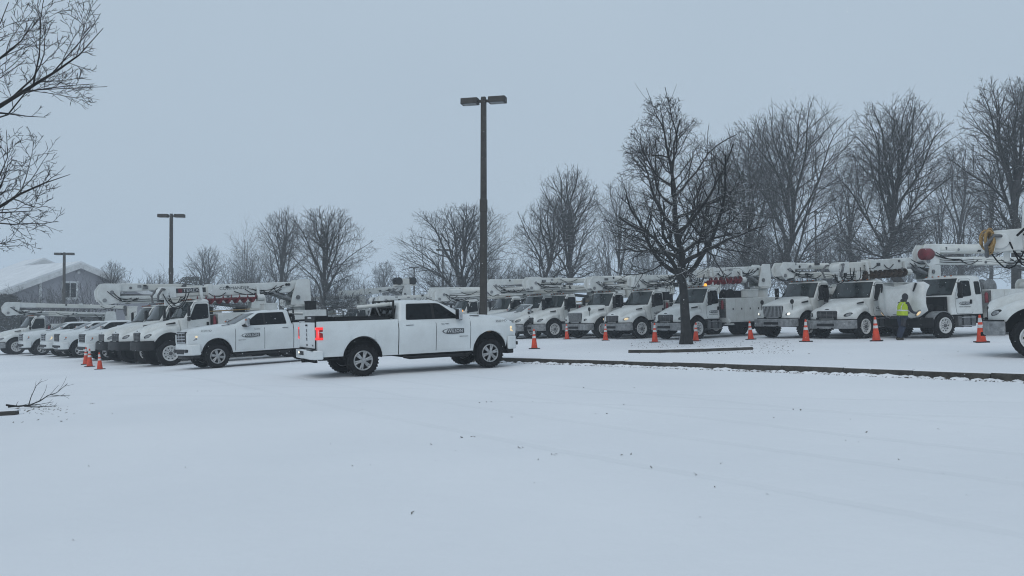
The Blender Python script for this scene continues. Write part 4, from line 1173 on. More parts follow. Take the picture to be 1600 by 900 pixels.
    if words:
        for s_ in (1,):
            rz = math.pi
            tl = math.atan2(d.z, d.x)
            p = q(Lb * 0.50, 0.06, 0.215)
            lettering(bm_, 'COMMANDER', 0.19, 'lettering_dark', p, (R(90), tl, rz), (1.1, 1, 1))
            p = q(Lb * 0.80, 0.05, 0.178)
            pl_ = P(bm_, 'name_panel', ('dr_pan',) + k, lambda b: b.beam(q(Lb * 0.70, 0.05, 0.172), q(Lb * 0.90, 0.05, 0.172), 0.006, 0.20), 'lettering_dark')
            lettering(bm_, 'TEREX', 0.19, 'lettering_white', p, (R(90), tl, rz), (1.2, 1, 1))
            P(bm_, 'red_mark', ('dr_mark',) + k, lambda b: b.beam(q(Lb * 0.86, 0.05, 0.178), q(Lb * 0.885, 0.05, 0.178), 0.006, 0.16), 'red_paint')
    return bm_

def bucket_boom(t, xt, zt, xe, ze, key='b', upper=0.0, bucket=True, big=1.0, y0=0.0, round_upper=False, words=None):
    """overcentre aerial device folded forward: turret at xt, elbow at xe, upper boom folded back over the lower"""
    W = 'truck_paint'
    k = (key, xt, zt, xe, ze)
    H = 0.33 * big
    gap = 0.46 * big
    P(t, 'pedestal', ('bb_ped',) + k, lambda b: (b.lathe([(1.1, 0.40), (1.3, 0.36), (zt - 0.6, 0.33), (zt - 0.58, 0.46), (zt - 0.48, 0.46)], 16, axis='z', c=(xt, y0, 0)), b.box((xt, y0, 1.3), (0.9, 1.2, 0.45))), 'body_paint')
    P(t, 'turret', ('bb_tur',) + k, lambda b: [b.prism(round_poly([(xt - 0.42, zt - 0.5), (xt + 0.42, zt - 0.5), (xt + 0.25, zt + 0.28), (xt - 0.30, zt + 0.28)], 0.1), y0 + s_ * 0.25, y0 + s_ * 0.31) for s_ in (-1, 1)] + [b.box((xt, y0, zt - 0.35), (0.5, 0.5, 0.25))], W)
    lo = P(t, 'lower_boom', ('bb_low',) + k, lambda b: b.beam((xt - 0.2, y0, zt), (xe, y0, ze), 0.36, H * 1.0, H * 0.92), W, bevel=0.035)
    P(lo, 'boom_insert', ('bb_ins',) + k, lambda b: b.beam((xt + (xe - xt) * 0.35, y0, zt + (ze - zt) * 0.35), (xt + (xe - xt) * 0.62, y0, zt + (ze - zt) * 0.62), 0.40, H * 1.06), 'fibreglass', bevel=0.03)
    sx = 1 if xe > xt else -1
    el = P(t, 'elbow', ('bb_el',) + k, lambda b: [b.prism(round_poly([(xe - sx * 0.60, ze - 0.13), (xe - sx * 0.02, ze - 0.24 * big), (xe + sx * 0.24, ze + 0.02), (xe + sx * 0.28, ze + gap * 0.75), (xe + sx * 0.06, ze + gap + 0.20), (xe - sx * 0.70, ze + gap + 0.19)], 0.06), y0 + s_ * 0.21, y0 + s_ * 0.27) for s_ in (-1, 1)] + [b.box((xe - sx * 0.25, y0, ze + gap * 0.5), (0.7, 0.4, 0.5))], W)
    P(el, 'pivot_pin', ('bb_pin',) + k, lambda b: [b.tube([(x, y0 - 0.31, z), (x, y0 + 0.31, z)], 0.085, 10) for x, z in ((xe, ze - 0.04), (xe - sx * 0.30, ze + gap * 0.62))], 'bumper_grey')
    xend = xt + sx * upper
    zu0, zu1 = ze + gap + 0.02, zt + gap + 0.10
    def up(b):
        if round_upper:
            b.tube([(xe - sx * 0.2, y0, zu0), (xend, y0, zu1)], [0.22 * big, 0.17 * big], 14)
        else:
            b.beam((xe - sx * 0.1, y0, zu0), (xend, y0, zu1), 0.32, H * 0.92, H * 0.7)
    ub = P(t, 'upper_boom', ('bb_up',) + k + (upper, round_upper), up, 'fibreglass', bevel=0.03 if not round_upper else 0)
    P(ub, 'boom_sleeve', ('bb_sl',) + k + (upper,), lambda b: b.beam((xe - sx * 0.4, y0, zu0), (xe - sx * 1.6, y0, zu0 + (zu1 - zu0) * 1.4 / max(1, abs(xe - xend))), 0.38, H * 0.98), W, bevel=0.02)
    P(lo, 'boom_cylinder', ('bb_cyl',) + k, lambda b: b.tube([(xt + sx * 0.5, y0, zt - 0.42), (xt + (xe - xt) * 0.3, y0, zt + (ze - zt) * 0.3 - 0.22)], 0.09, 10), 'steel')
    P(lo, 'hydraulic_line', ('bb_hyd',) + k, lambda b: [b.tube([(xt + (xe - xt) * f, y0 + 0.20 + 0.012 * math.sin(9 * f), zt + (ze - zt) * f + dz + 0.03 * math.sin(14 * f)) for f in np.linspace(0.06, 0.94, 12)], 0.014, 5) for dz in (-0.06, 0.03)], 'rubber')['kind'] = 'stuff'
    P(lo, 'compensator_rod', ('bb_rod',) + k, lambda b: b.tube([(xe - sx * 0.35, y0 + 0.05, ze + gap * 0.42), (xe - sx * 2.1, y0 + 0.05, ze + gap * 0.30)], 0.05, 8), 'steel')
    def eh(b):
        rng = random.Random(hash_key(str(k)))
        for i in range(3):
            a = rng.uniform(0.1, 0.5); l_ = rng.uniform(0.8, 1.6); dp = rng.uniform(0.1, 0.35)
            b.tube([(xe - sx * (a + l_ * u), y0 + 0.28 + 0.04 * math.sin(3 * u), ze + gap * (0.7 - 0.6 * u) - dp * math.sin(math.pi * u)) for u in (0, 0.15, 0.3, 0.45, 0.6, 0.75, 0.9, 1.0)], 0.016, 5)
    P(lo, 'hose', ('bb_hose',) + k, eh, 'rubber')
    fittings(lo, ((xt, y0, zt), (xe, y0, ze)), 0.18, ('lo',) + k, 11)
    fittings(ub, ((xe - sx * 0.5, y0, zu0), (xend, y0, zu1)), 0.17 if not round_upper else 0.16, ('up',) + k, 8)
    if bucket:
        def bk(b):
            x, z = xend - sx * 0.45, zu1 - 0.55
            rings = []
            for zz, w in ((z - 0.5, 0.27), (z - 0.45, 0.30), (z + 0.52, 0.34), (z + 0.55, 0.37), (z + 0.60, 0.37)):
                rings.append([(x + w * a_, y0 + w * c_, zz) for a_, c_ in ((-1, -0.8), (-0.8, -1), (0.8, -1), (1, -0.8), (1, 0.8), (0.8, 1), (-0.8, 1), (-1, 0.8))])
            b.loft(rings)
        bu = P(ub, 'bucket', ('bb_bk',) + k + (upper,), bk, 'fibreglass')
        P(bu, 'bucket_bracket', ('bb_bb',) + k + (upper,), lambda b: (b.beam((xend + sx * 0.05, y0, zu1 + 0.05), (xend - sx * 0.15, y0, zu1 - 0.6), 0.2, 0.16), b.tube([(xend, y0 - 0.25, zu1), (xend, y0 + 0.25, zu1)], 0.12, 10)), 'steel')
    return lo

# ------------------------------------------------------------------ trees
def segs_to_mesh(name, segs, material, sides):
    """segs: rows of p0 p1 r0 r1; every segment becomes a tapered prism"""
    a = np.array(segs, dtype=np.float64)
    p0, p1, r0, r1 = a[:, 0:3], a[:, 3:6], a[:, 6], a[:, 7]
    d = p1 - p0
    L = np.linalg.norm(d, axis=1, keepdims=True) + 1e-9
    d = d / L
    ref = np.where(np.abs(d[:, 2:3]) < 0.9, np.array([[0, 0, 1.0]]), np.array([[1.0, 0, 0]]))
    u = np.cross(d, ref); u /= np.linalg.norm(u, axis=1, keepdims=True)
    w = np.cross(u, d)
    n = len(a)
    V = np.zeros((n, 2 * sides, 3))
    for k in range(sides):
        an = 2 * math.pi * k / sides
        e = u * math.cos(an) + w * math.sin(an)
        V[:, k] = p0 - d * (r0[:, None] * 0.3) + e * r0[:, None]
        V[:, sides + k] = p1 + e * r1[:, None]
    idx = np.arange(n)[:, None] * (2 * sides)
    Fs = []
    for k in range(sides):
        k2 = (k + 1) % sides
        Fs.append(np.stack([idx[:, 0] + k, idx[:, 0] + k2, idx[:, 0] + sides + k2, idx[:, 0] + sides + k], axis=1))
    Fq = np.stack(Fs, axis=1).reshape(-1, 4)
    me = bpy.data.meshes.new(name)
    nv, nf = n * 2 * sides, len(Fq)
    me.vertices.add(nv); me.vertices.foreach_set('co', V.reshape(-1))
    me.loops.add(nf * 4); me.loops.foreach_set('vertex_index', Fq.reshape(-1).astype(np.int32))
    me.polygons.add(nf)
    me.polygons.foreach_set('loop_start', np.arange(0, nf * 4, 4, dtype=np.int32))
    me.polygons.foreach_set('use_smooth', np.ones(nf, dtype=bool))
    me.update(calc_edges=True)
    me.validate()
    me.materials.append(MAT[material])
    return me

class Grower:
    def __init__(s, seed, maxlvl=4, rmin=0.008, wig=0.16, trop=0.05, kids=(7, 6, 6, 5), ang=(50, 45, 45, 45), ratio=(0.6, 0.5, 0.45, 0.45), nseg=(7, 6, 4, 3, 3), t0=(0.25, 0.2, 0.15, 0.15), env=None, droop=0.0):
        s.r = random.Random(seed); s.maxlvl = maxlvl; s.rmin = rmin; s.wig = wig; s.trop = trop
        s.kids = kids; s.ang = ang; s.ratio = ratio; s.nseg = nseg; s.t0 = t0; s.env = env; s.droop = droop; s.bias = 1.0; s.envlvl = 0
        s.thick = []; s.mid = []; s.thin = []
    def emit(s, p, q, r0, r1):
        row = (p[0], p[1], p[2], q[0], q[1], q[2], r0, r1)
        (s.thick if r0 > 0.05 else s.mid if r0 > 0.016 else s.thin).append(row)
    def grow(s, p, d, L, r, lvl, rtip=None, path=None, kids=None):
        rg = s.r
        n = s.nseg[min(lvl, len(s.nseg) - 1)]
        rtip = max(s.rmin * 0.6, r * (0.28 if lvl < 3 else 0.5)) if rtip is None else rtip
        pts = [] if path else [tuple(p)]; dirs = []
        if path:
            pts = [tuple(q) for q in path]; n = len(pts) - 1
            for i in range(n):
                v = Vector(pts[i + 1]) - Vector(pts[i]); dirs.append(tuple(v.normalized()))
            L = sum(math.dist(pts[i], pts[i + 1]) for i in range(n))
        else:
            dx, dy, dz = d
            st = L / n
            wg = s.wig * (1.0 if lvl else 0.4)
            for i in range(n):
                dx += rg.uniform(-wg, wg); dy += rg.uniform(-wg, wg); dz += rg.uniform(-wg, wg) + (s.trop if lvl else s.trop * 0.3)
                m = math.sqrt(dx * dx + dy * dy + dz * dz); dx /= m; dy /= m; dz /= m
                q = pts[-1]
                nq = (q[0] + dx * st, q[1] + dy * st, q[2] + dz * st)
                if s.env and lvl > s.envlvl and not s.env(nq, rg):
                    if i == 0: return
                    break
                pts.append(nq)
                dirs.append((dx, dy, dz))
            n = len(pts) - 1
            L = st * n
        rad = [r + (rtip - r) * (i / n) ** 0.85 for i in range(n + 1)]
        for i in range(n):
            s.emit(pts[i], pts[i + 1], rad[i], rad[i + 1])
        if lvl >= s.maxlvl: return
        kl = min(lvl, len(s.kids) - 1)
        nk = s.kids[kl] if kids is None else kids
        nk = max(1, int(round(nk * rg.uniform(0.8, 1.2))))
        t0 = s.t0[min(lvl, len(s.t0) - 1)]
        az0 = rg.uniform(0, 6.28)
        for k in range(nk):
            t = t0 + (1 - t0) * ((k + rg.uniform(0.2, 0.9)) / nk) ** (s.bias if lvl == 0 else 1.0)
            t = min(t, 0.985)
            f = t * n; i = min(int(f), n - 1); fr = f - i
            a, b = pts[i], pts[i + 1]
            q = (a[0] + (b[0] - a[0]) * fr, a[1] + (b[1] - a[1]) * fr, a[2] + (b[2] - a[2]) * fr)
            rr = rad[i] + (rad[i + 1] - rad[i]) * fr
            dv = Vector(dirs[i])
            ang = s.ang[kl]
            ang = (ang(t) if callable(ang) else ang) * rg.uniform(0.75, 1.25)
            az = az0 + k * 2.4 + rg.uniform(-0.5, 0.5)
            ref = Vector((0, 0, 1)) if abs(dv.z) < 0.9 else Vector((1, 0, 0))
            u = dv.cross(ref).normalized(); w = u.cross(dv)
            e = u * math.cos(az) + w * math.sin(az)
            nd = dv * math.cos(R(ang)) + e * math.sin(R(ang))
            rat = s.ratio[min(lvl, len(s.ratio) - 1)]
            cl = L * (rat(t) if callable(rat) else rat * (1.0 - 0.45 * t)) * rg.uniform(0.75, 1.2)
            if cl < 0.05: continue
            cr_ = max(s.rmin, rr * rg.uniform(0.5, 0.68) if lvl else min(rr * 0.72, cl * 0.030))
            s.grow(q, (nd.x, nd.y, nd.z), cl, cr_, lvl + 1)
    def finish(s, name, label, cat, group, base, material, twig_material=None):
        t = bpy.data.objects.new(name, None); C.objects.link(t)
        t.location = base
        tag(t, label, cat, group)
        for nm, sg, sd in (('trunk', s.thick, 9), ('branches', s.mid, 5), ('crown', s.thin, 3)):
            if not sg: continue
            o = bpy.data.objects.new(nm, segs_to_mesh(nm, sg, twig_material if (twig_material and nm == 'crown') else material, sd))
            C.objects.link(o); o.parent = t
            if nm != 'trunk': o['kind'] = 'stuff'
        return t

def root_flare(g, r):
    for k in range(7):
        a = 6.28 * k / 7
        g.thick.append((math.cos(a) * r * 1.0, math.sin(a) * r * 1.0, -0.15, math.cos(a) * r * 0.4, math.sin(a) * r * 0.4, 0.5, r * 0.38, r * 0.5))

def leader_tree(name, label, px, py, top, seed, lean=(0, 0), spread=0.42, r0=0.26, dist=None, material='bark_dark', maxlvl=4, kids=(22, 9, 7, 5), rmin=0.007, group=None, mound=0.0, env_w=None):
    """a tree with one leader and limbs all the way up"""
    x, y = ray_ground(px, py) if dist is None else at(px, dist)
    zg = ground_z(x, y) + mound
    Ht = z_at(top, y) - zg
    g = Grower(seed, maxlvl=maxlvl, rmin=rmin, wig=0.24, trop=0.05, kids=kids,
               ang=(lambda t: 76 - 38 * t, 48, 46, 45), ratio=(lambda t: spread * (1.05 - 0.72 * t), 0.55, 0.5, 0.5), nseg=(11, 8, 5, 3, 2), t0=(0.24, 0.22, 0.15, 0.1))
    g.bias = 1.5
    W_ = env_w
    if W_:
        rl = random.Random(seed + 9); lob = [rl.uniform(0.78, 1.15) for _ in range(9)]
        def env(p, r_):
            zz = p[2] / Ht
            cx, cy = lean[0] * max(0, zz) ** 1.5, lean[1] * max(0, zz) ** 1.5
            a = math.atan2(p[1] - cy, p[0] - cx) / 6.2832 * 9
            lb = lob[int(math.floor(a)) % 9]
            return math.hypot(p[0] - cx, p[1] - cy) < W_ * lb * interp(zz, [0.12, 0.20, 0.30, 0.5, 0.64, 0.78, 0.9, 1.0, 1.01], [0.35, 0.9, 1.0, 1.0, 0.86, 0.62, 0.40, 0.2, 0.0]) * r_.uniform(0.72, 1.1)
        g.env = env; g.envlvl = 1
    n = 11
    path = [(0, 0, -0.1)]
    rg = random.Random(seed + 1)
    for i in range(1, n + 1):
        t = i / n
        path.append((lean[0] * t ** 1.5 + (rg.uniform(-0.10, 0.10) if 2 < i else 0), lean[1] * t ** 1.5 + (rg.uniform(-0.10, 0.10) if 2 < i else 0), Ht * 0.98 * t))
    g.grow((0, 0, 0), (0, 0, 1), Ht, r0, 0, rtip=0.012, path=path)
    root_flare(g, r0)
    return g.finish(name, label, 'tree', group, (x, y, zg), material)

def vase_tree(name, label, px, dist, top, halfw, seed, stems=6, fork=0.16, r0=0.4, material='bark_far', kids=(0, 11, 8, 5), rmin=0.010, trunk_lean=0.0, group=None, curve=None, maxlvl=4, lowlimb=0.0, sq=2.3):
    """a broad tree: stems leave the trunk at several heights and arch out to a rounded crown"""
    x, y = at(px, dist)
    zg = ground_z(x, y)
    Ht = z_at(top, y) - zg
    hw = halfw / F * dist
    rg = random.Random(seed)
    zc = Ht * 0.46
    lob = [rg.uniform(0.86, 1.10) for _ in range(12)]
    def env(p, r_):
        a = math.atan2(p[1], p[0]) / 6.2832 * 12
        i0 = int(math.floor(a)) % 12; fr = a - math.floor(a)
        lb = lob[i0] * (1 - fr) + lob[(i0 + 1) % 12] * fr
        rr = math.hypot(p[0], p[1]) / (hw * 1.16 * lb)
        zz = (p[2] - zc) / ((Ht - zc) if p[2] > zc else (zc - Ht * 0.03))
        v = rr ** sq + abs(zz) ** sq
        return v < 1.0 + r_.uniform(-0.30, 0.12)
    g = Grower(seed, maxlvl=maxlvl, rmin=rmin, wig=0.15, trop=0.045, kids=kids, ang=(40, 42, 42, 42), ratio=(0.6, 0.52, 0.50, 0.5), nseg=(5, 10, 5, 3, 2), t0=(0.2, 0.16, 0.12, 0.1), env=env)
    zf = Ht * fork
    base_path = [(0, 0, -0.1), (trunk_lean * 0.3, 0, zf * 0.5), (trunk_lean, 0, zf)]
    if curve: base_path = curve
    g.grow(None, None, None, r0, 9, rtip=r0 * 0.86, path=base_path)
    root_flare(g, r0)
    bp = Vector(base_path[-1])
    zl = Ht * 0.52
    lead = [(bp.x * (1 - i / 6.0) + 0.05 * hw * math.sin(2.1 * i + seed), bp.y, bp.z + (zl - bp.z) * i / 5.0) for i in range(6)]
    lead[0] = tuple(bp)
    g.grow(None, None, None, r0 * 0.84, 9, rtip=r0 * 0.28, path=lead)
    for k in range(stems):
        az = 2.4 * k + rg.uniform(-0.3, 0.3)
        u = (k + 0.3) / stems                       # 0 top of the crown .. 1 its flank
        ph = R(6 + 84 * u ** 0.9)
        f = rg.uniform(0.90, 1.0)
        E = Vector((math.cos(az) * hw * 1.1 * f * math.sin(ph) ** 0.9, math.sin(az) * hw * 1.1 * f * math.sin(ph) ** 0.9, zc + (Ht - zc) * f * max(0.0, math.cos(ph)) ** 0.9 - (0.12 * Ht if u > 0.9 else 0)))
        f0 = max(0.0, min(0.95, (1 - u) * 0.9 + rg.uniform(-0.25, 0.2))); li = f0 * 5; l0 = int(li)
        sp = Vector(lead[l0]).lerp(Vector(lead[min(5, l0 + 1)]), li - l0)
        D = E - sp
        Cp = sp + Vector((D.x * 0.34, D.y * 0.34, D.z * 0.55 + 0.10 * D.length))
        path = []
        w1, w2 = rg.uniform(0, 6.28), rg.uniform(0, 6.28)
        n = 10
        for i in range(n + 1):
            t = i / n
            p = sp * (1 - t) ** 2 + Cp * 2 * t * (1 - t) + E * t * t
            am = 0.035 * D.length * math.sin(math.pi * t)
            path.append((p.x + am * math.sin(6 * t + w1), p.y + am * math.sin(5 * t + w2), p.z + am * 0.6 * math.sin(7 * t + w2)))
        g.grow(None, None, None, r0 * (0.44 - 0.16 * u), 1, rtip=0.012, path=path, kids=kids[1])
    for k in range(int(lowlimb)):
        az = 2.4 * k + rg.uniform(-0.5, 0.5)
        f = rg.uniform(0.0, 0.3); li = f * 5; l0 = int(li)
        sp = Vector(lead[l0]).lerp(Vector(lead[l0 + 1]), li - l0)
        g.grow(tuple(sp), (math.cos(az), math.sin(az), rg.uniform(-0.05, 0.35)), hw * rg.uniform(0.6, 0.95), r0 * rg.uniform(0.14, 0.22), 1, kids=10)
    return g.finish(name, label, 'tree', group, (x, y, zg), material)

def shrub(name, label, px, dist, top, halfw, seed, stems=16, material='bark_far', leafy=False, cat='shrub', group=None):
    x, y = at(px, dist)
    zg = ground_z(x, y)
    Ht = max(0.8, z_at(top, y) - zg)
    hw = halfw / F * dist
    rg = random.Random(seed)
    g = Grower(seed, maxlvl=3, rmin=0.011, wig=0.16, trop=0.05, kids=(0, 8, 6), ang=(40, 42, 42), ratio=(0.6, 0.45, 0.45), nseg=(4, 6, 4, 2), t0=(0.2, 0.2, 0.15))
    for k in range(stems):
        az = rg.uniform(0, 6.28); q = math.sqrt(rg.random())
        bx, by = math.cos(az) * hw * 0.35 * q, math.sin(az) * hw * 0.35 * q
        d = Vector((math.cos(az) * q * hw, math.sin(az) * q * hw, Ht * (1.05 - 0.35 * q * q)))
        g.grow((bx, by, -0.05), tuple(d.normalized()), d.length * rg.uniform(0.75, 1.0), 0.05, 1)
    t = g.finish(name, label, cat, group, (x, y, zg), material)
    if leafy:
        b = MB()
        for k in range(2600):
            az = rg.uniform(0, 6.28); q = math.sqrt(rg.random()) ; h = rg.random() ** 0.8
            rad_ = hw * q * math.sqrt(max(0.05, 1 - (2 * h - 0.75) ** 2 * 0.6))
            c = Vector((math.cos(az) * rad_, math.sin(az) * rad_, 0.15 * Ht + h * Ht * 0.82))
            s_ = rg.uniform(0.06, 0.16)
            u = Vector((rg.gauss(0, 1), rg.gauss(0, 1), rg.gauss(0, 1))).normalized(); w = u.orthogonal().normalized()
            b.add([c - u * s_, c + w * s_ * 0.6, c + u * s_, c - w * s_ * 0.6], [(0, 1, 2, 3)])
        o = bpy.data.objects.new('foliage', b.mesh('foliage', 'leaf_dark', 0)); C.objects.link(o); o.parent = t; o['kind'] = 'stuff'
    return t

# ------------------------------------------------------------------ lamp posts
def lamp_post(label, px, dist, top, turn=0.0, scale=1.0, pedestal=True):
    x, y = at(px, dist)
    zg = ground_z(x, y)
    Ht = z_at(top, y) - zg
    t = empty('lamp_post', label, 'lamp post', 'lamp posts of the parking lot')
    t.location = (x, y, zg); t.rotation_euler = (0, 0, R(turn)); t.scale = (scale, scale, 1)
    hk = round(Ht, 2)
    P(t, 'pole', ('lp_pole', hk), lambda b: b.loft([[(sx * w, sy * w, z) for sx, sy in ((-1, -1), (1, -1), (1, 1), (-1, 1))] for z, w in ((0.55, 0.115), (Ht * 0.55, 0.10), (Ht * 0.55 + 0.01, 0.115), (Ht * 0.60, 0.115), (Ht * 0.60 + 0.01, 0.095), (Ht - 0.05, 0.085))]), 'pole_bronze', smooth=20)
    P(t, 'pedestal', 'lp_ped', lambda b: b.lathe([(-0.1, 0.32), (0.55, 0.30), (0.58, 0.27)], 16, axis='z'), 'concrete')
    P(t, 'arm', ('lp_arm', hk), lambda b: (b.box((0, 0, Ht - 0.14), (0.9, 0.08, 0.09)), b.box((0, 0, Ht - 0.02), (0.15, 0.15, 0.06))), 'pole_bronze')
    for s in (-1, 1):
        h = P(t, 'lamp_head', ('lp_head', hk, s), lambda b: b.loft([[(s * xx, sy * w, z + Ht) for sy, z in ((-1, -0.23), (1, -0.23), (0.92, -0.02), (-0.92, -0.02))] for xx, w in ((0.20, 0.16), (0.24, 0.2), (0.80, 0.2), (0.84, 0.17))]), 'pole_bronze', bevel=0.01)
        P(h, 'lens', ('lp_lens', hk, s), lambda b: b.box((s * 0.52, 0, Ht - 0.233), (0.5, 0.32, 0.015)), 'bumper_grey')
    return t

# ------------------------------------------------------------------ cones
def cone(label, px, py, hgt, group, turn=0.0):
    t = empty('traffic_cone', label, 'traffic cone', group)
    s = hgt / 0.9
    place(t, ray_ground(px, py), turn)
    t.scale = (s, s, s)
    rc = random.Random(int(px * 7)); t.rotation_euler.x += R(rc.uniform(-2.2, 2.2)); t.rotation_euler.y += R(rc.uniform(-2.2, 2.2))
    P(t, 'base', 'cn_base', lambda b: b.prism(round_poly([(-0.2, -0.2), (0.2, -0.2), (0.2, 0.2), (-0.2, 0.2)], 0.05), 0.0, 0.04, axis='z'), 'black_plastic')
    P(t, 'body', 'cn_body', lambda b: b.lathe([(0.04, 0.165), (0.055, 0.15), (0.06, 0.14), (0.86, 0.035), (0.885, 0.03), (0.90, 0.018)], 20, axis='z'), 'cone_orange')
    def col(z0, z1):
        f = lambda z: 0.14 - (z - 0.06) * (0.105 / 0.80) + 0.003
        return lambda b: b.lathe([(z0, f(z0)), (z1, f(z1))], 20, axis='z')
    P(t, 'collar', 'cn_c1', col(0.66, 0.80), 'reflective_white')
    P(t, 'collar', 'cn_c2', col(0.48, 0.58), 'reflective_white')
    return t

# ================================================================== SCENE
# ------------------------------------------------------------------ building
def building():
    d = 90.0
    t = empty('gabled_building', 'grey gabled building with snowy roof behind the bucket trucks', 'building')
    x, y = at(122, d)
    zg = ground_z(x, y)
    zr = z_at(412, d) - zg          # ridge height over its ground
    t.location = (x, y, zg); t.rotation_euler = (0, 0, R(50))
    W = 8.2; zeave = zr - 3.5; L = 17.0
    # local: gable end faces -y, ridge runs along +y
    P(t, 'wall', 'bd_wall', lambda b: b.prism([(-W, -1), (W, -1), (W, zeave), (0, zr - 0.12), (-W, zeave)], 0.0, L), 'siding', smooth=0)
    def roof(s):
        n = Vector((3.5 * s, 0, W)).normalized()
        a = Vector((0, -0.7, zr)); c = Vector((s * (W + 0.9), -0.7, zr - 3.5 * (W + 0.9) / W))
        def fn(b):
            b.loft([[tuple(p + Vector((0, yy, 0))) for p in (a, c, c + n * 0.25, a + Vector((0, 0, 0.28)))] for yy in (0, L + 1.4)])
        return fn
    for s in (-1, 1):
        r_ = P(t, 'roof', ('bd_roof', s), roof(s), 'roof_snow', smooth=0)
        P(r_, 'rake_board', ('bd_rake', s), lambda b: b.loft([[(0, yy, zr - 0.55), (s * (W + 0.9), yy, zr - 3.5 * (W + 0.9) / W - 0.55), (s * (W + 0.9), yy, zr - 3.5 * (W + 0.9) / W + 0.06), (0, yy, zr + 0.06)] for yy in (-0.86, -0.72)]), 'trim_white', smooth=0)
        P(t, 'corner_board', ('bd_cb', s), lambda b: b.box((s * 2.9 - 1.1, -0.05, zeave / 2), (0.28, 0.1, zeave + 3.4)), 'trim_white') if s < 0 else None
    for (wx, wz, ww, wh) in ((-0.9, 5.2, 1.5, 1.9), (4.2, 5.2, 1.5, 1.9), (-5.2, 1.5, 2.4, 1.6), (2.0, 1.5, 2.0, 1.7)):
        w = P(t, 'window', ('bd_win', wx, wz), lambda b: b.box((wx, -0.03, wz), (ww, 0.10, wh)), 'window_glass')
        P(w, 'frame', ('bd_fr', wx, wz), lambda b: ([b.box((wx + s_ * ww / 2, -0.06, wz), (0.24, 0.14, wh + 0.3)) for s_ in (-1, 1)], [b.box((wx, -0.07, wz + s_ * wh / 2), (ww + 0.3, 0.16, 0.24)) for s_ in (-1, 1)], b.box((wx, -0.07, wz), (0.08, 0.12, wh))), 'trim_white')
    P(t, 'gable_lamp', 'bd_lamp', lambda b: b.ellipsoid((0.0, -0.16, zr - 1.0), (0.2, 0.16, 0.22)), 'trim_white')
    # rear wing with its own gable
    t2 = empty('gabled_building', 'far gable roof peak rising behind the grey building', 'building')
    d2 = 112.0
    x, y = at(66, d2); zg2 = ground_z(x, y); zr2 = z_at(406, d2) - zg2
    t2.location = (x, y, zg2); t2.rotation_euler = (0, 0, R(46))
    P(t2, 'wall', 'b2_wall', lambda b: b.prism([(-5.5, -1), (5.5, -1), (5.5, zr2 - 2.6), (0, zr2 - 0.15), (-5.5, zr2 - 2.6)], 0.0, 9), 'siding', smooth=0)
    for s in (-1, 1):
        P(t2, 'roof', ('b2_roof', s), lambda b: b.loft([[(0, yy, zr2), (s * 6.6, yy, zr2 - 3.1), (s * 6.7, yy, zr2 - 2.85), (0, yy, zr2 + 0.28)] for yy in (-0.8, 9.5)]), 'roof_snow', smooth=0)
        P(t2, 'rake_board', ('b2_rake', s), lambda b: b.loft([[(0, yy, zr2 - 0.7), (s * 6.6, yy, zr2 - 3.8), (s * 6.6, yy, zr2 - 3.05), (0, yy, zr2 + 0.05)] for yy in (-0.98, -0.82)]), 'trim_white', smooth=0)
building()

# ------------------------------------------------------------------ the vehicles
# nearest pickup, driving off to the right with its brake lamps lit
pr = ray_ground(569, 588)
main = pickup('white crew cab pickup nearest the camera with red brake lights lit', 'white pickup trucks', lamps='warm', tail='on')
place(main, pr, 29.5, anchor=(-3.8, -0.97))
p2 = pickup('white crew cab pickup facing left just behind the braking pickup', 'white pickup trucks', lamps='dim', style='b')
place(p2, ray_ground(342, 575), 218, anchor=(0, 0.97))

LEFT = 222
for (px, py, lab, kw) in (
        (170, 563, 'white pickup between the round-nosed trucks and the orange cones at left', dict(lamps='off', style='a')),
        (127, 559, 'white pickup with dark grille second from the orange cones at left', dict(lamps='off', style='a')),
        (104, 557, 'white pickup with both headlights glowing in the left row', dict(lamps='warm', style='b')),
        (67, 555, 'white pickup parked beside the leftmost bucket truck', dict(lamps='off', style='b'))):
    o = pickup(lab, 'white pickup trucks', cargo=False, badge=False, **kw)
    place(o, ray_ground(px, py), LEFT, anchor=(0, 0.97))

GT = 'white utility trucks parked in rows'
def put(t, px, py, h, anchor=(0, 1.12)):
    return place(t, ray_ground(px, py), h, anchor=anchor)

# left row
o = truck('lifted white truck with black bumper carrying the derrick lettered along its boom', GT, lift=0.22, bumper='black_plastic')
derrick(o, -6.1, 3.2, 0.05, 3.02, 'red_paint', 'dl', words=True)
put(o, 268, 571.5, LEFT + -1.9)
o = truck('white round-nosed truck with dark bumper second in the left truck row', GT, lift=0.20, bumper='black_plastic')
bucket_boom(o, -5.6, 2.85, 1.45, 2.90, 'bl', upper=3.6, big=1.1, bucket=True)
put(o, 231, 568.5, LEFT + 0.8)
o = truck('white truck farthest left of the three lifted trucks, beside the pickups', GT, lift=0.16, bumper='black_plastic')
put(o, 205, 566, LEFT + -1.1)
o = truck('white bucket truck at the far left edge under the grey building', GT)
bucket_boom(o, -5.8, 2.4, 0.3, 2.72, 'b1', upper=-1.0, big=1.0)
put(o, 27, 554, LEFT + 2.2)

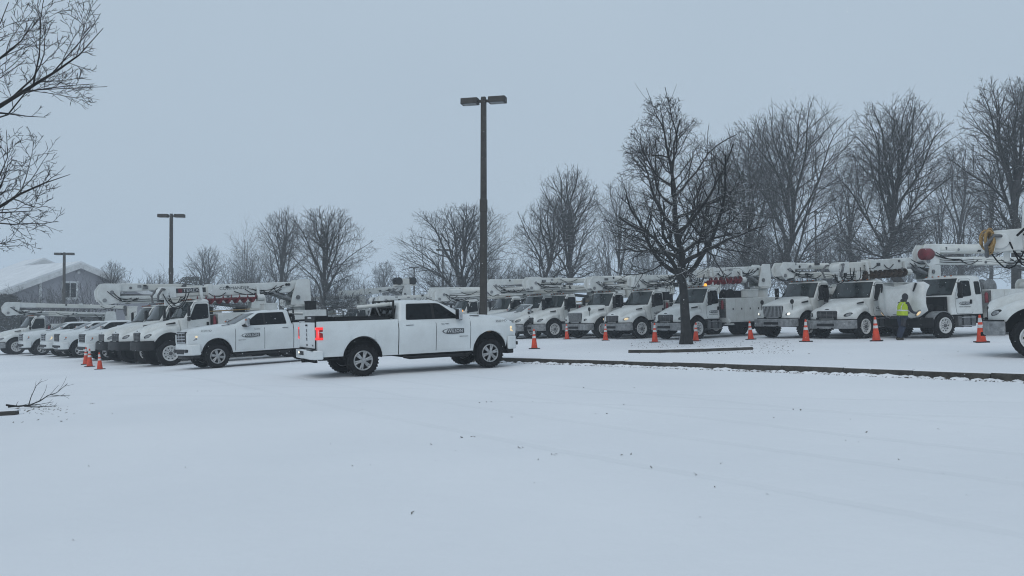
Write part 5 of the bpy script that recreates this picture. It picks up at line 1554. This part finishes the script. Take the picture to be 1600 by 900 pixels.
# right row, from far to near
RH = 213
o = truck('farthest white truck of the right row, half hidden by the lamp post', GT, wheelbase=4.8)
bucket_boom(o, -4.2, 2.55, 3.6, 2.45, 'r0', upper=0.5, big=0.75, round_upper=True, bucket=False)
put(o, 783, 528, RH + -0.6)
o = pickup('white pickup squeezed between trucks behind the lamp post', 'white pickup trucks', cargo=False, badge=False, style='b')
place(o, ray_ground(803, 530), RH, anchor=(0, 0.97))
o = truck('white round-nosed truck half hidden behind the front of the nearest pickup', GT)
bucket_boom(o, -5.6, 2.75, 2.1, 2.72, 'r1', upper=-0.6, big=1.05)
put(o, 832, 529, RH + 1.2)
o = truck('white round-nosed truck behind the leftmost cone of the right row', GT)
bucket_boom(o, -5.4, 2.75, 0.9, 2.88, 'r2', upper=-0.4, big=0.85)
put(o, 867, 528.5, RH + -2.0)
o = truck('white square-nosed truck with upright grille, left of the truck with glowing headlight', GT, make='square', hood_kit=True)
bucket_boom(o, -5.4, 2.75, -0.2, 2.72, 'r3', upper=-0.2, big=0.9, round_upper=True)
put(o, 943, 528.5, RH + 1.6)
o = truck('white round-nosed truck with one glowing headlight beside the island tree', GT, lamps='warm')
bucket_boom(o, -5.5, 2.75, -0.6, 2.72, 'r4', upper=-0.3, big=0.8)
put(o, 1003, 529, RH + -1.9)
o = truck('white truck behind the island tree trunk with yellow beacon and red auger derrick', GT, beacon='lamp_amber')
derrick(o, -6.0, 3.30, -0.5, 3.1, 'red_paint', 'r5')
put(o, 1091, 530, RH + 0.8)
o = truck('white square-nosed truck with tall barred grille and two bright headlights', GT, make='square', lamps='on', lift=0.08)
bucket_boom(o, -4.8, 2.8, 0.4, 2.85, 'r6', upper=2.0, big=0.8, round_upper=True, bucket=False)
put(o, 1264, 528, RH - 3 + -1.1)
o = truck('white round-nosed truck parked against the raised hood of its neighbour', GT)
derrick(o, -6.6, 3.35, 0.3, 3.0, 'rusty_steel', 'r7')
put(o, 1353, 529, RH - 4 + 2.2)
OPEN = truck('white extended cab truck with its hood tipped open toward the worker', GT, ext=0.55, hood_open=66, lamps='warm', bumper='underbody')
bucket_boom(OPEN, -7.0, 3.1, -0.2, 3.15, 'r8', upper=-0.3, big=1.0, round_upper=True)
P(OPEN, 'boom_cap', 'r8cap', lambda b: b.lathe([(-0.02, 0.001), (0, 0.2), (0.08, 0.24), (0.45, 0.24), (0.5, 0.2), (0.52, 0.15)], 14, axis='x', c=(-0.35, 0.28, 3.40)), 'red_paint')
put(OPEN, 1477, 528.5, 199)
o = truck('large white truck cut off by the right edge of the frame', GT, beacon=None, lift=0.14)
bm9 = derrick(o, -5.6, 3.2, 0.75, 3.05, None, 'r9', bulky=1.2)
P(bm9, 'jib', 'r9jib', lambda b: (b.beam((0.05, 0.1, 3.2), (0.0, 0.1, 3.95), 0.16, 0.20, 0.15), b.beam((0.02, 0.1, 3.9), (-0.9, 0.1, 4.05), 0.14, 0.16, 0.14)), 'truck_paint', bevel=0.04)
for i_ in range(9):
    q_ = random.Random(40 + i_); ra_ = q_.uniform(0.05, 0.15); rb_ = q_.uniform(0.20, 0.34); yo_ = 0.28 + 0.022 * i_; zo_ = q_.uniform(-0.05, 0.05); xo_ = q_.uniform(-0.06, 0.08)
    P(bm9, 'rope_loop', ('r9rope', i_), lambda b: b.tube([(0.88 + xo_ + ra_ * math.cos(a), yo_ + 0.02 * math.sin(2 * a), 3.08 + zo_ + rb_ * math.sin(a)) for a in np.linspace(0, 2 * math.pi, 14)], 0.024, 5, cap=False), 'rope')
P(bm9, 'hose', 'r9hose', lambda b: [b.tube([(0.25 - 0.15 * i, 0.34, 3.15), (-0.05 - 0.12 * i, 0.42, 3.45 + 0.12 * i), (-0.45 - 0.1 * i, 0.40, 3.75 + 0.1 * i), (-1.05, 0.36, 3.75 - 0.12 * i), (-1.35, 0.34, 3.4)], 0.03, 6) for i in range(5)], 'rubber')
P(bm9, 'sheave', 'r9sheave', lambda b: b.lathe([(0.33, 0.001), (0.33, 0.16), (0.40, 0.16), (0.40, 0.001)], 14, c=(-0.35, 0, 3.05)), 'black_plastic')
put(o, 1617, 560, 148)

# far middle
o = truck('far white derrick truck seen over the bed of the nearest pickup', GT)
bm1 = derrick(o, -6.2, 4.0, 0.2, 3.7, None, 'm1', bulky=1.0)
for s_ in (-1, 1):
    P(bm1, 'winch_drum', ('m1w', s_), lambda b: b.lathe([(-0.3, 0.001), (-0.3, 0.34), (-0.22, 0.34), (-0.22, 0.2), (0.22, 0.2), (0.22, 0.34), (0.3, 0.34), (0.3, 0.001)], 16, c=(-6.2 + s_ * 0.75, 0.1, 4.65)), 'black_plastic')
P(bm1, 'winch_frame', 'm1wf', lambda b: (b.box((-6.2, 0.1, 4.62), (0.7, 0.5, 0.5)), b.box((-6.2, 0.1, 4.28), (2.2, 0.5, 0.14))), 'fibreglass', bevel=0.03)
put(o, 548, 528, LEFT + -0.6)
o = truck('far white truck behind the lettered derrick, mostly hidden by pickups', GT)
bucket_boom(o, -5.6, 2.9, 0.8, 2.9, 'm2', upper=-0.5)
put(o, 470, 531, LEFT + 1.2)

o = truck('far white truck glimpsed over the cab roof of the nearest pickup', GT)
bucket_boom(o, -5.6, 2.7, 1.2, 2.75, 'm3', upper=-0.5, big=0.8, round_upper=True)
put(o, 716, 527, RH + -2.0)
o = truck('far white truck left of the tall lamp post with a low round boom', GT, make='square')
bucket_boom(o, -5.4, 2.7, 2.2, 2.6, 'm4', upper=-0.5, big=0.8)
put(o, 650, 527, RH + 4)
o = truck('far white truck standing between the two pickups', GT)
derrick(o, -6.0, 2.9, -0.2, 3.0, 'rusty_steel', 'm5', bulky=0.9)
put(o, 592, 528.5, LEFT + 1.6)

# ------------------------------------------------------------------ lamp posts
lamp_post('tall dark twin-head lamp post behind the nearest pickup', 755.5, 28.0, 151, turn=-14)
lamp_post('twin-head lamp post rising over the derrick at left centre', 267, 50.0, 334, turn=4)
lamp_post('twin-head lamp post in front of the grey gabled building', 100, 70.0, 394.5, turn=3)
lamp_post('small far lamp post left of the gabled building', 8, 106.0, 430, turn=0)
lamp_post('far lamp post inside the round tree left of the tall post', 692, 95.0, 389, turn=10)
lamp_post('far lamp post low on the skyline over the winch truck', 647, 125.0, 417, turn=30)
lamp_post('lamp post between the two big trees at right', 1275, 78.0, 330, turn=70, scale=0.85)

# ------------------------------------------------------------------ cones
CG = 'orange cones in front of the right truck row'
for (px, py, h, lab) in (
        (835, 545, 0.80, 'orange cone nearest the front of the braking pickup'),
        (886, 530, 0.80, 'small far orange cone before the truck with upright grille'),
        (946, 532, 0.80, 'orange cone before the truck with one glowing headlight'),
        (1023, 535, 0.86, 'orange cone left of the island tree'),
        (1087, 533, 0.82, 'orange cone right against the island tree trunk'),
        (1173, 530.5, 0.82, 'orange cone before the white tool compartments'),
        (1259, 534, 0.90, 'orange cone before the truck with two bright headlights'),
        (1369, 533, 0.94, 'orange cone left of the worker in the vest'),
        (1533, 535, 0.97, 'rightmost orange cone, before the truck at the frame edge')):
    cone(lab, px, py, h, CG, turn=random.Random(px).uniform(0, 90))
CL = 'orange cones in front of the left row'
cone('hindmost orange cone of the three at left', 135, 569.5, 0.80, CL, 20)
cone('middle orange cone of the three at left', 141, 573, 0.78, CL, 50)
cone('short front orange cone of the three at left', 157, 577, 0.68, CL, 75)

# ------------------------------------------------------------------ worker
def skin_body(parent, name, joints, bones, radii, material, levels=1, root=0):
    me = bpy.data.meshes.new(name)
    me.from_pydata(joints, bones, [])
    o = bpy.data.objects.new(name, me); C.objects.link(o); o.parent = parent
    sk = o.modifiers.new('skin', 'SKIN')
    sv_ = me.skin_vertices if len(me.skin_vertices) else None
    if not sv_:
        bpy.context.view_layer.objects.active = o
        bm = bmesh.new(); bm.from_mesh(me); bm.verts.layers.skin.verify(); bm.to_mesh(me); bm.free()
    data = me.skin_vertices[0].data
    for i, r_ in enumerate(radii):
        data[i].radius = r_ if hasattr(r_, '__len__') else (r_, r_)
        data[i].use_root = (i == root)
    sk.use_smooth_shade = True
    ss = o.modifiers.new('sub', 'SUBSURF'); ss.levels = levels; ss.render_levels = levels
    me.materials.append(MAT[material])
    return o
def worker():
    t = empty('person', 'person in yellow-green vest and dark hood bending to the open hood', 'person')
    place(t, ray_ground(1409, 531), 20, tilted=False)
    # local: x is where the person faces (towards the opened truck), y to their left
    J = [(0.02, 0, 0.93), (0.02, 0, 1.12), (0.06, 0, 1.32), (0.11, 0, 1.47), (0.15, 0, 1.56),       # 0 pelvis .. 4 head base
         (0.02, 0.10, 0.90), (0.12, 0.13, 0.50), (-0.02, 0.14, 0.10), (0.14, 0.16, 0.045),           # left leg
         (0.02, -0.10, 0.90), (-0.10, -0.13, 0.50), (-0.30, -0.13, 0.12), (-0.16, -0.15, 0.045),     # right leg
         (0.09, 0.20, 1.42), (0.18, 0.27, 1.16), (0.42, 0.20, 1.06),                                 # left arm
         (0.09, -0.20, 1.42), (0.16, -0.28, 1.15), (0.40, -0.22, 1.05),                              # right arm
         (0.18, 0, 1.66), (0.19, 0, 1.76)]
    Bn = [(0, 1), (1, 2), (2, 3), (3, 4), (0, 5), (5, 6), (6, 7), (7, 8), (0, 9), (9, 10), (10, 11), (11, 12), (2, 13), (13, 14), (14, 15), (2, 16), (16, 17), (17, 18), (4, 19), (19, 20)]
    Rd = [(0.15, 0.13), (0.15, 0.12), (0.17, 0.13), (0.10, 0.09), (0.06, 0.06), (0.105, 0.105), (0.082, 0.082), (0.06, 0.06), (0.05, 0.04), (0.105, 0.105), (0.082, 0.082), (0.06, 0.06), (0.05, 0.04), (0.08, 0.08), (0.065, 0.065), (0.045, 0.045), (0.08, 0.08), (0.065, 0.065), (0.045, 0.045), (0.095, 0.105), (0.075, 0.08)]
    body = skin_body(t, 'body', J, Bn, Rd, 'jacket', 2)
    # trousers over the legs
    P(t, 'trousers', 'wk_tr', lambda b: [b.tube([(0.02, s * 0.07, 0.98), (0.02, s * 0.10, 0.86), j1, j2], [0.15, 0.135, 0.105, 0.098], 12) for s, j1, j2 in ((1, (0.12, 0.13, 0.50), (-0.01, 0.14, 0.09)), (-1, (-0.10, -0.13, 0.50), (-0.29, -0.13, 0.10)))], 'denim')
    P(t, 'boot', 'wk_bt', lambda b: [b.loft([[(c[0] + dx, c[1] + w * yy, z) for dx, yy in ((-0.11, -1), (0.10, -1), (0.19, -0.5), (0.19, 0.5), (0.10, 1), (-0.11, 1))] for z, w in ((0.0, 0.055), (0.05, 0.055), (0.09, 0.045))]) for c in ((0.0, 0.15), (-0.27, -0.14))], 'boots', bevel=0.02)
    # vest: a shell round the chest
    def vest(b):
        rings = []
        for z, cx, rx, ry in ((0.96, 0.02, 0.185, 0.225), (1.08, 0.025, 0.18, 0.22), (1.22, 0.04, 0.185, 0.228), (1.34, 0.065, 0.175, 0.232), (1.43, 0.09, 0.14, 0.20), (1.49, 0.105, 0.105, 0.13)):
            rings.append([(cx + rx * math.cos(a), ry * math.sin(a), z) for a in np.linspace(0, 2 * math.pi, 20, endpoint=False)])
        b.loft(rings, cap0=False, cap1=False)
    v = P(t, 'vest', 'wk_vest', vest, 'vest', smooth=60)
    def band(z, cx, rx, ry):
        return lambda b: b.loft([[(cx + rx * math.cos(a), ry * math.sin(a), zz) for a in np.linspace(0, 2 * math.pi, 20, endpoint=False)] for zz in (z, z + 0.05)], cap0=False, cap1=False)
    P(v, 'reflective_band', 'wk_b1', band(1.13, 0.032, 0.187, 0.228), 'reflective_white', smooth=60)
    P(v, 'reflective_strap', 'wk_b2', lambda b: [b.tube([(-0.155, s * 0.10, 1.14), (-0.145, s * 0.11, 1.30), (-0.06, s * 0.12, 1.44)], 0.018, 6) for s in (-1, 1)], 'reflective_white')
    # hood over the head, face in front
    P(t, 'hood', 'wk_hood', lambda b: (b.ellipsoid((0.165, 0, 1.68), (0.125, 0.115, 0.15)), b.ellipsoid((0.09, 0, 1.53), (0.11, 0.13, 0.09))), 'jacket', smooth=60)
    P(t, 'face', 'wk_face', lambda b: (b.ellipsoid((0.225, 0, 1.665), (0.075, 0.07, 0.105)), b.ellipsoid((0.30, 0, 1.655), (0.018, 0.014, 0.022)), b.ellipsoid((0.285, 0, 1.605), (0.012, 0.028, 0.008))), 'skin', smooth=60)
    P(t, 'eye', 'wk_eye', lambda b: [b.ellipsoid((0.292, s * 0.03, 1.685), (0.008, 0.012, 0.008)) for s in (-1, 1)], 'black_plastic')
    # gloved hands with five fingers
    def hand(c, s):
        def fn(b):
            c_ = Vector(c)
            b.ellipsoid(c_ + Vector((0.045, 0, 0)), (0.055, 0.022, 0.042))
            for k, l in enumerate((0.075, 0.085, 0.08, 0.062)):
                p = c_ + Vector((0.085, 0, 0.032 - 0.021 * k))
                b.tube([p, p + Vector((l * 0.55, -s * 0.012, -0.008)), p + Vector((l * 0.9, -s * 0.035, -0.02))], [0.0105, 0.0095, 0.008], 6)
            b.tube([c_ + Vector((0.02, -s * 0.01, 0.035)), c_ + Vector((0.055, -s * 0.025, 0.06)), c_ + Vector((0.09, -s * 0.035, 0.058))], [0.013, 0.011, 0.009], 6)
        return fn
    P(t, 'hand', 'wk_hl', hand((0.42, 0.20, 1.06), 1), 'denim', smooth=60)
    P(t, 'hand', 'wk_hr', hand((0.40, -0.22, 1.05), -1), 'denim', smooth=60)
worker()

# ------------------------------------------------------------------ trees
leader_tree('bare_tree', 'dark bare tree on the kerbed island before the right truck row', 1072, 530, 150, 11, lean=(-0.9, 0.3), spread=0.54, r0=0.23, dist=31.5, mound=0.05, kids=(25, 12, 8, 5), env_w=4.4)
vase_tree('bare_tree', 'bare round-crowned tree behind the lettered derrick', 508, 64, 314, 84, 21, stems=13, fork=0.20, r0=0.27, lowlimb=12, kids=(0, 13, 8, 4))
vase_tree('bare_tree', 'upright bare tree merging into the left of the round-crowned tree', 440, 84, 318, 46, 22, stems=11, fork=0.2, r0=0.3, kids=(0, 13, 8, 4))
vase_tree('bare_tree', 'wide bare tree behind the tall lamp post', 722, 74, 310, 116, 23, stems=14, fork=0.12, r0=0.38, lowlimb=16, kids=(0, 13, 8, 4))
vase_tree('bare_tree', 'leaning bare tree right of the tall lamp post', 862, 72, 300, 68, 24, stems=10, fork=0.16, r0=0.33, trunk_lean=-0.8, lowlimb=8, kids=(0, 13, 8, 4))
vase_tree('bare_tree', 'slim upright bare tree left of the island tree', 890, 76, 250, 64, 25, stems=11, fork=0.26, r0=0.38, lowlimb=6, kids=(0, 13, 8, 4))
vase_tree('bare_tree', 'tall fan-shaped bare tree with many stems right of the island tree', 1236, 66, 150, 128, 26, stems=15, fork=0.14, r0=0.36, lowlimb=12, kids=(0, 14, 9, 5), rmin=0.011)
vase_tree('bare_tree', 'fan-shaped bare tree directly behind the island tree', 1168, 72, 186, 84, 27, stems=12, fork=0.16, r0=0.33, lowlimb=8, kids=(0, 14, 9, 5), rmin=0.011)
vase_tree('bare_tree', 'bare tree with thick bent trunk behind the open hood', 1402, 60, 138, 106, 28, stems=13, fork=0.26, r0=0.38, lowlimb=14, curve=[(0.55, 0, -0.1), (0.55, 0, 1.6), (0.2, 0, 2.9), (-0.75, 0, 4.3)], kids=(0, 14, 9, 5), rmin=0.011)
vase_tree('bare_tree', 'tall bare tree cut by the right edge of the frame', 1588, 52, 96, 108, 29, stems=13, fork=0.26, r0=0.33, lowlimb=12, kids=(0, 14, 9, 5), rmin=0.010)
vase_tree('bare_tree', 'thin pale bare tree between the bent tree and the right edge', 1500, 84, 215, 60, 30, stems=10, fork=0.2, r0=0.3, kids=(0, 10, 7, 4), lowlimb=8)
vase_tree('bare_tree', 'pale bare tree filling the gap left of the island tree', 968, 92, 268, 56, 35, stems=9, fork=0.18, r0=0.26, kids=(0, 11, 8, 4), lowlimb=6)
vase_tree('bare_tree', 'pale bare tree in the gap right of the tall fan-shaped tree', 1330, 90, 212, 64, 36, stems=9, fork=0.18, r0=0.28, kids=(0, 11, 8, 4), lowlimb=8)
vase_tree('bare_tree', 'low pale bare tree behind the red-ended boom', 1468, 96, 262, 56, 37, stems=9, fork=0.15, r0=0.26, kids=(0, 11, 8, 4), lowlimb=8)
vase_tree('bare_tree', 'pale bare tree behind the rope coil at the right edge', 1548, 90, 222, 58, 38, stems=9, fork=0.16, r0=0.28, kids=(0, 11, 8, 4), lowlimb=8)
vase_tree('bare_tree', 'low pale bare tree behind the auger truck, seen past the island trunk', 1108, 96, 250, 60, 39, stems=9, fork=0.15, r0=0.26, kids=(0, 11, 8, 4), lowlimb=8)
vase_tree('bare_tree', 'pale fan-shaped bare tree left of the dense dark tree', 322, 105, 380, 38, 31, stems=12, fork=0.15, r0=0.3, kids=(0, 10, 7, 4))
shrub('dense_tree', 'dense dark twiggy tree left of the round-crowned tree', 386, 96, 372, 34, 32, stems=44, leafy=False, cat='tree')
vase_tree('bare_tree', 'small spiky bare tree right of the gabled building', 176, 92, 402, 26, 33, stems=10, fork=0.2, r0=0.2, kids=(0, 9, 7, 4))
vase_tree('bare_tree', 'faint far bare tree on the skyline left of the wide tree', 600, 150, 404, 26, 34, stems=11, fork=0.15, r0=0.35, kids=(0, 9, 7, 3), rmin=0.02)
for i, (px, d_, top, hw, lf, lab) in enumerate((
        (40, 84, 452, 44, False, 'low twiggy shrub below the snowy roof at far left'),
        (92, 78, 446, 34, False, 'dark shrub covering the gabled building behind its lamp post'),
        (128, 80, 440, 36, False, 'tall dark shrub at the right end of the gabled building'),
        (10, 80, 458, 30, True, 'dark evergreen bush at the far left edge'),
        (225, 110, 424, 46, False, 'grey brush behind the folded boom at left'),
        (560, 100, 425, 36, False, 'grey brush right of the round-crowned tree'),
        (300, 100, 430, 40, True, 'dark hedge bush behind the lettered boom'))):
    shrub('shrub', lab, px, d_, top, hw, 50 + i, leafy=lf)

# far wood: reads as one grey mass along the skyline
def far_wood():
    rg = random.Random(77)
    thin, mid = [], []
    for k in range(66):
        d_ = rg.uniform(105, 185)
        px = rg.uniform(-60, 900) if k < 36 else rg.uniform(800, 1660)
        top = rg.uniform(422, 448) if px < 640 else rg.uniform(400, 440) if px < 950 else rg.uniform(345, 425)
        x, y = at(px, d_)
        g = Grower(900 + k, maxlvl=3, rmin=0.022, wig=0.14, trop=0.08, kids=(0, 9, 6), ang=(40, 38, 38), ratio=(0.6, 0.46, 0.46), nseg=(4, 6, 4, 2), t0=(0.2, 0.15, 0.12))
        zg = ground_z(x, y); Ht = z_at(top, y) - zg
        for j in range(6):
            az = rg.uniform(0, 6.28); q = math.sqrt(rg.random())
            dv = Vector((math.cos(az) * q * 0.5, math.sin(az) * q * 0.5, 1)).normalized()
            g.grow((x, y, zg), tuple(dv), Ht * rg.uniform(0.75, 1.0), 0.16, 1)
        mid += g.thick + g.mid; thin += g.thin
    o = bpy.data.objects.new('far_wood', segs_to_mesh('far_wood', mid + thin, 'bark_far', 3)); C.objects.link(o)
    tag(o, 'far-off bare wood forming a grey band along the skyline', 'wood', None, 'stuff')
far_wood()

# near tree whose trunk stands outside the frame at left; two limbs reach in
def edge_tree():
    d0 = 11.5
    bx, by = at(-290, d0)
    zg = ground_z(bx, by)
    g = Grower(41, maxlvl=5, rmin=0.0044, wig=0.20, trop=0.05, kids=(0, 8, 6, 4, 2), ang=(40, 42, 42, 42, 40), ratio=(0.6, 0.40, 0.44, 0.48, 0.5), nseg=(5, 8, 6, 5, 4, 3), t0=(0.2, 0.3, 0.15, 0.15, 0.1))
    top = z_at(-260, d0) - zg
    def env(p, r_):
        X, Y, Z = p[0] + bx, p[1] + by, p[2] + zg
        py = HOR - (Z - EYE) / Y * F
        return X < (168 if py < 190 else 112) / 1.0 * Y / F - 800.0 * Y / F + r_.uniform(-0.25, 0.0) and not (183 < py < 196 and X > -800.0 * Y / F)
    g.env = env
    g.grow(None, None, None, 0.2, 9, rtip=0.06, path=[(0, 0, -0.1), (0.05, 0, 1.5), (0.0, 0.1, 3.5), (-0.1, 0.1, 5.2), (0.05, 0, top)])
    root_flare(g, 0.2)
    def limb(pts, r, kids):
        path = []
        for px, py, dd in pts:
            x, y = at(px, d0 + dd)
            path.append((x - bx, y - by, z_at(py, d0 + dd) - zg))
        g.grow(None, None, None, r, 1, rtip=0.005, path=path, kids=kids)
    limb([(-290, 300, 0), (-160, 250, -0.3), (-60, 200, -0.5), (0, 163, -0.6), (45, 135, -0.6), (85, 110, -0.5), (120, 85, -0.4), (158, 42, -0.3)], 0.055, 15)
    limb([(-160, 250, -0.3), (-60, 150, 0.2), (-10, 95, 0.3), (30, 62, 0.4), (52, 25, 0.5)], 0.032, 10)
    limb([(-60, 200, -0.5), (10, 178, -0.2), (40, 140, 0), (95, 137, 0.1), (165, 134, 0.1)], 0.016, 9)
    limb([(-290, 420, 0), (-150, 400, 0.4), (-50, 355, 0.6), (0, 322, 0.6), (30, 303, 0.6), (70, 285, 0.7), (108, 272, 0.8)], 0.05, 12)
    limb([(-150, 400, 0.4), (-60, 335, -0.2), (0, 332, -0.3), (57, 329, -0.3)], 0.03, 8)
    limb([(-60, 335, -0.2), (-8, 290, -0.5), (10, 245, -0.5), (8, 205, -0.4)], 0.014, 8)
    limb([(-150, 400, 0.4), (-50, 392, 0.2), (0, 380, 0.2), (38, 372, 0.2)], 0.014, 6)
    t = g.finish('bare_tree', 'near bare tree at the left edge whose dark limbs reach into the sky', 'tree', None, (bx, by, zg), 'bark_black')
edge_tree()

# ------------------------------------------------------------------ fallen branch and litter
def fallen_branch():
    x, y = ray_ground(48, 637)
    zg = ground_z(x, y)
    g = Grower(61, maxlvl=3, rmin=0.004, wig=0.2, trop=0.03, kids=(3, 5, 4), ang=(40, 40, 40), ratio=(0.5, 0.4, 0.4), nseg=(6, 6, 4, 3), t0=(0.3, 0.3, 0.2))
    k = y / F
    def pt(px, py, dd=0): return ((px - 48) * k, dd, (637 - py) * k)
    g.grow(None, None, None, 0.022, 2, path=[pt(12, 634), pt(30, 636), pt(48, 634), pt(62, 628, 0.05), pt(72, 620, 0.1), pt(85, 616, 0.1), pt(100, 602, 0.15)], kids=7)
    g.grow(None, None, None, 0.014, 2, path=[pt(47, 633), pt(50, 622), pt(58, 604), pt(66, 597)], kids=4)
    g.grow(None, None, None, 0.016, 2, path=[pt(40, 636), pt(62, 637), pt(90, 635)], kids=5)
    g.grow(None, None, None, 0.018, 2, path=[pt(15, 637), pt(36, 635), pt(60, 634, 0.1)], kids=5)
    g.grow(None, None, None, 0.012, 2, path=[pt(80, 618), pt(98, 620), pt(111, 619)], kids=3)
    g.finish('fallen_branch', 'dark fallen branch lying on the snow beside the kerb end at left', 'branch', None, (x, y, zg + 0.02), 'bark_black')
fallen_branch()

def litter():
    rg = random.Random(8)
    b = MB()
    def leaf(x, y, s, lift=0.004, flat=True):
        z = ground_z(x, y) + lift
        a = rg.uniform(0, 6.28)
        u = Vector((math.cos(a), math.sin(a), rg.uniform(0, 0.25))) * s
        w = Vector((-math.sin(a), math.cos(a), rg.uniform(0.05, 0.5))) * s * rg.uniform(0.25, 0.5)
        c = Vector((x, y, z))
        b.add([c - u, c + w + Vector((0, 0, 0.004)), c + u + Vector((0, 0, 0.01)), c - w], [(0, 1, 2, 3)])
    spots = [(752, 629), (765, 628), (800, 652), (806, 699), (846, 719), (872, 709), (986, 606), (920, 605), (1110, 761), (1365, 676), (678, 693), (735, 683), (985, 632), (940, 646), (980, 710), (135, 844), (655, 801), (140, 631), (1075, 805), (1460, 670), (1250, 640), (560, 640), (300, 612), (1010, 730), (1080, 742), (30, 660), (72, 655), (100, 658), (1130, 570), (1232, 553), (1260, 553), (1330, 552), (1420, 556), (880, 548), (920, 551), (860, 560), (1500, 549), (1450, 562)]
    for px, py in spots:
        x, y = ray_ground(px, py)
        for k in range(rg.choice((1, 1, 2, 3))):
            leaf(x + rg.uniform(-0.12, 0.12), y + rg.uniform(-0.06, 0.06), rg.uniform(0.015, 0.036) * (0.6 + y / 30))
    for k in range(45):     # scattered specks
        x, y = ray_ground(rg.uniform(0, 1600), rg.uniform(552, 800))
        leaf(x, y, rg.uniform(0.006, 0.016))
    # along the foot of the long kerb and round the island
    for k in range(1500):
        s = rg.random()
        x = 15 - 16.3 * s
        y = interp(x, KX, KY) - abs(rg.gauss(0, 0.16)) - 0.04
        leaf(x, y, rg.uniform(0.012, 0.04), 0.006)
    for k in range(520):
        px, py = rg.uniform(985, 1240), rg.uniform(531, 553)
        x, y = ray_ground(px, py)
        leaf(x, y, rg.uniform(0.012, 0.045), 0.006)
    for k in range(66):
        x, y = ray_ground(rg.gauss(62, 24), rg.gauss(642, 5))
        leaf(x, y, rg.uniform(0.012, 0.04), 0.006)
    o = bpy.data.objects.new('leaf_litter', b.mesh('leaf_litter', 'leaf_brown', 0)); C.objects.link(o)
    tag(o, 'dead leaves and twigs scattered on the snow and along the kerbs', 'leaves', None, 'stuff')
    # lumps of snow drifted against the foot of the kerb
    b2 = MB()
    for c in range(70):
        xc = 15 - 16.3 * rg.random()
        wid = rg.uniform(0.15, 0.7)
        for k in range(rg.randint(3, 14)):
            x = xc + rg.gauss(0, wid)
            if not -1.2 < x < 15: continue
            y = interp(x, KX, KY) - abs(rg.gauss(0, 0.08)) + 0.02
            s = rg.uniform(0.02, 0.085)
            b2.ellipsoid((x, y, ground_z(x, y) - 0.01), (s * rg.uniform(1.2, 2.4), s, s * rg.uniform(0.5, 1.0)), Matrix.Rotation(rg.uniform(-0.6, 0.6), 3, 'Z'), nu=7, nv=4)
    o = bpy.data.objects.new('snow_lumps', b2.mesh('snow_lumps', 'snow', 0)); C.objects.link(o)
    tag(o, 'small lumps of snow along the foot of the long kerb', 'snow', None, 'stuff')
litter()

# ------------------------------------------------------------------ falling snow
def flakes():
    rg = random.Random(5)
    b = MB()
    for k in range(7500):
        y = 7 + 33 * rg.random() ** 0.8
        x = rg.uniform(-0.85, 0.85) * y
        z = rg.uniform(-1.0, 9.5)
        if z < ground_z(x, y): continue
        s = rg.uniform(0.003, 0.0075)
        c = Vector((x, y, z))
        b.add([c + Vector((s, 0, 0)), c + Vector((-s, 0, 0)), c + Vector((0, s, 0)), c + Vector((0, 0, s)), c + Vector((0, 0, -s))], [(0, 2, 3), (1, 3, 2), (0, 4, 2), (1, 2, 4), (0, 3, 4), (1, 4, 3)])
    me = bpy.data.meshes.new('snowflakes')
    me.from_pydata(b.v, [], b.f); me.materials.append(MAT['flake'])
    o = bpy.data.objects.new('snowflakes', me); C.objects.link(o)
    tag(o, 'fine falling snowflakes in the air', 'snow', None, 'stuff')
flakes()

# ------------------------------------------------------------------ haze of falling snow
def haze():
    b = MB()
    b.box((0, 700, 10.0), (3400, 1700, 40.0))
    m = bpy.data.materials.new('haze')
    m.use_nodes = True
    t = m.node_tree
    for n in list(t.nodes): t.nodes.remove(n)
    o_ = t.nodes.new('ShaderNodeOutputMaterial')
    v = t.nodes.new('ShaderNodeVolumePrincipled')
    v.inputs['Color'].default_value = (0.86, 0.92, 0.97, 1)
    v.inputs['Density'].default_value = HAZE
    v.inputs['Anisotropy'].default_value = 0.2
    t.links.new(v.outputs[0], o_.inputs['Volume'])
    MAT['haze'] = m
    o = bpy.data.objects.new('haze', b.mesh('haze', 'haze', 0)); C.objects.link(o)
    tag(o, 'thin grey haze of falling snow over the whole lot', 'haze', None, 'stuff')
HAZE = 0.0017
haze()
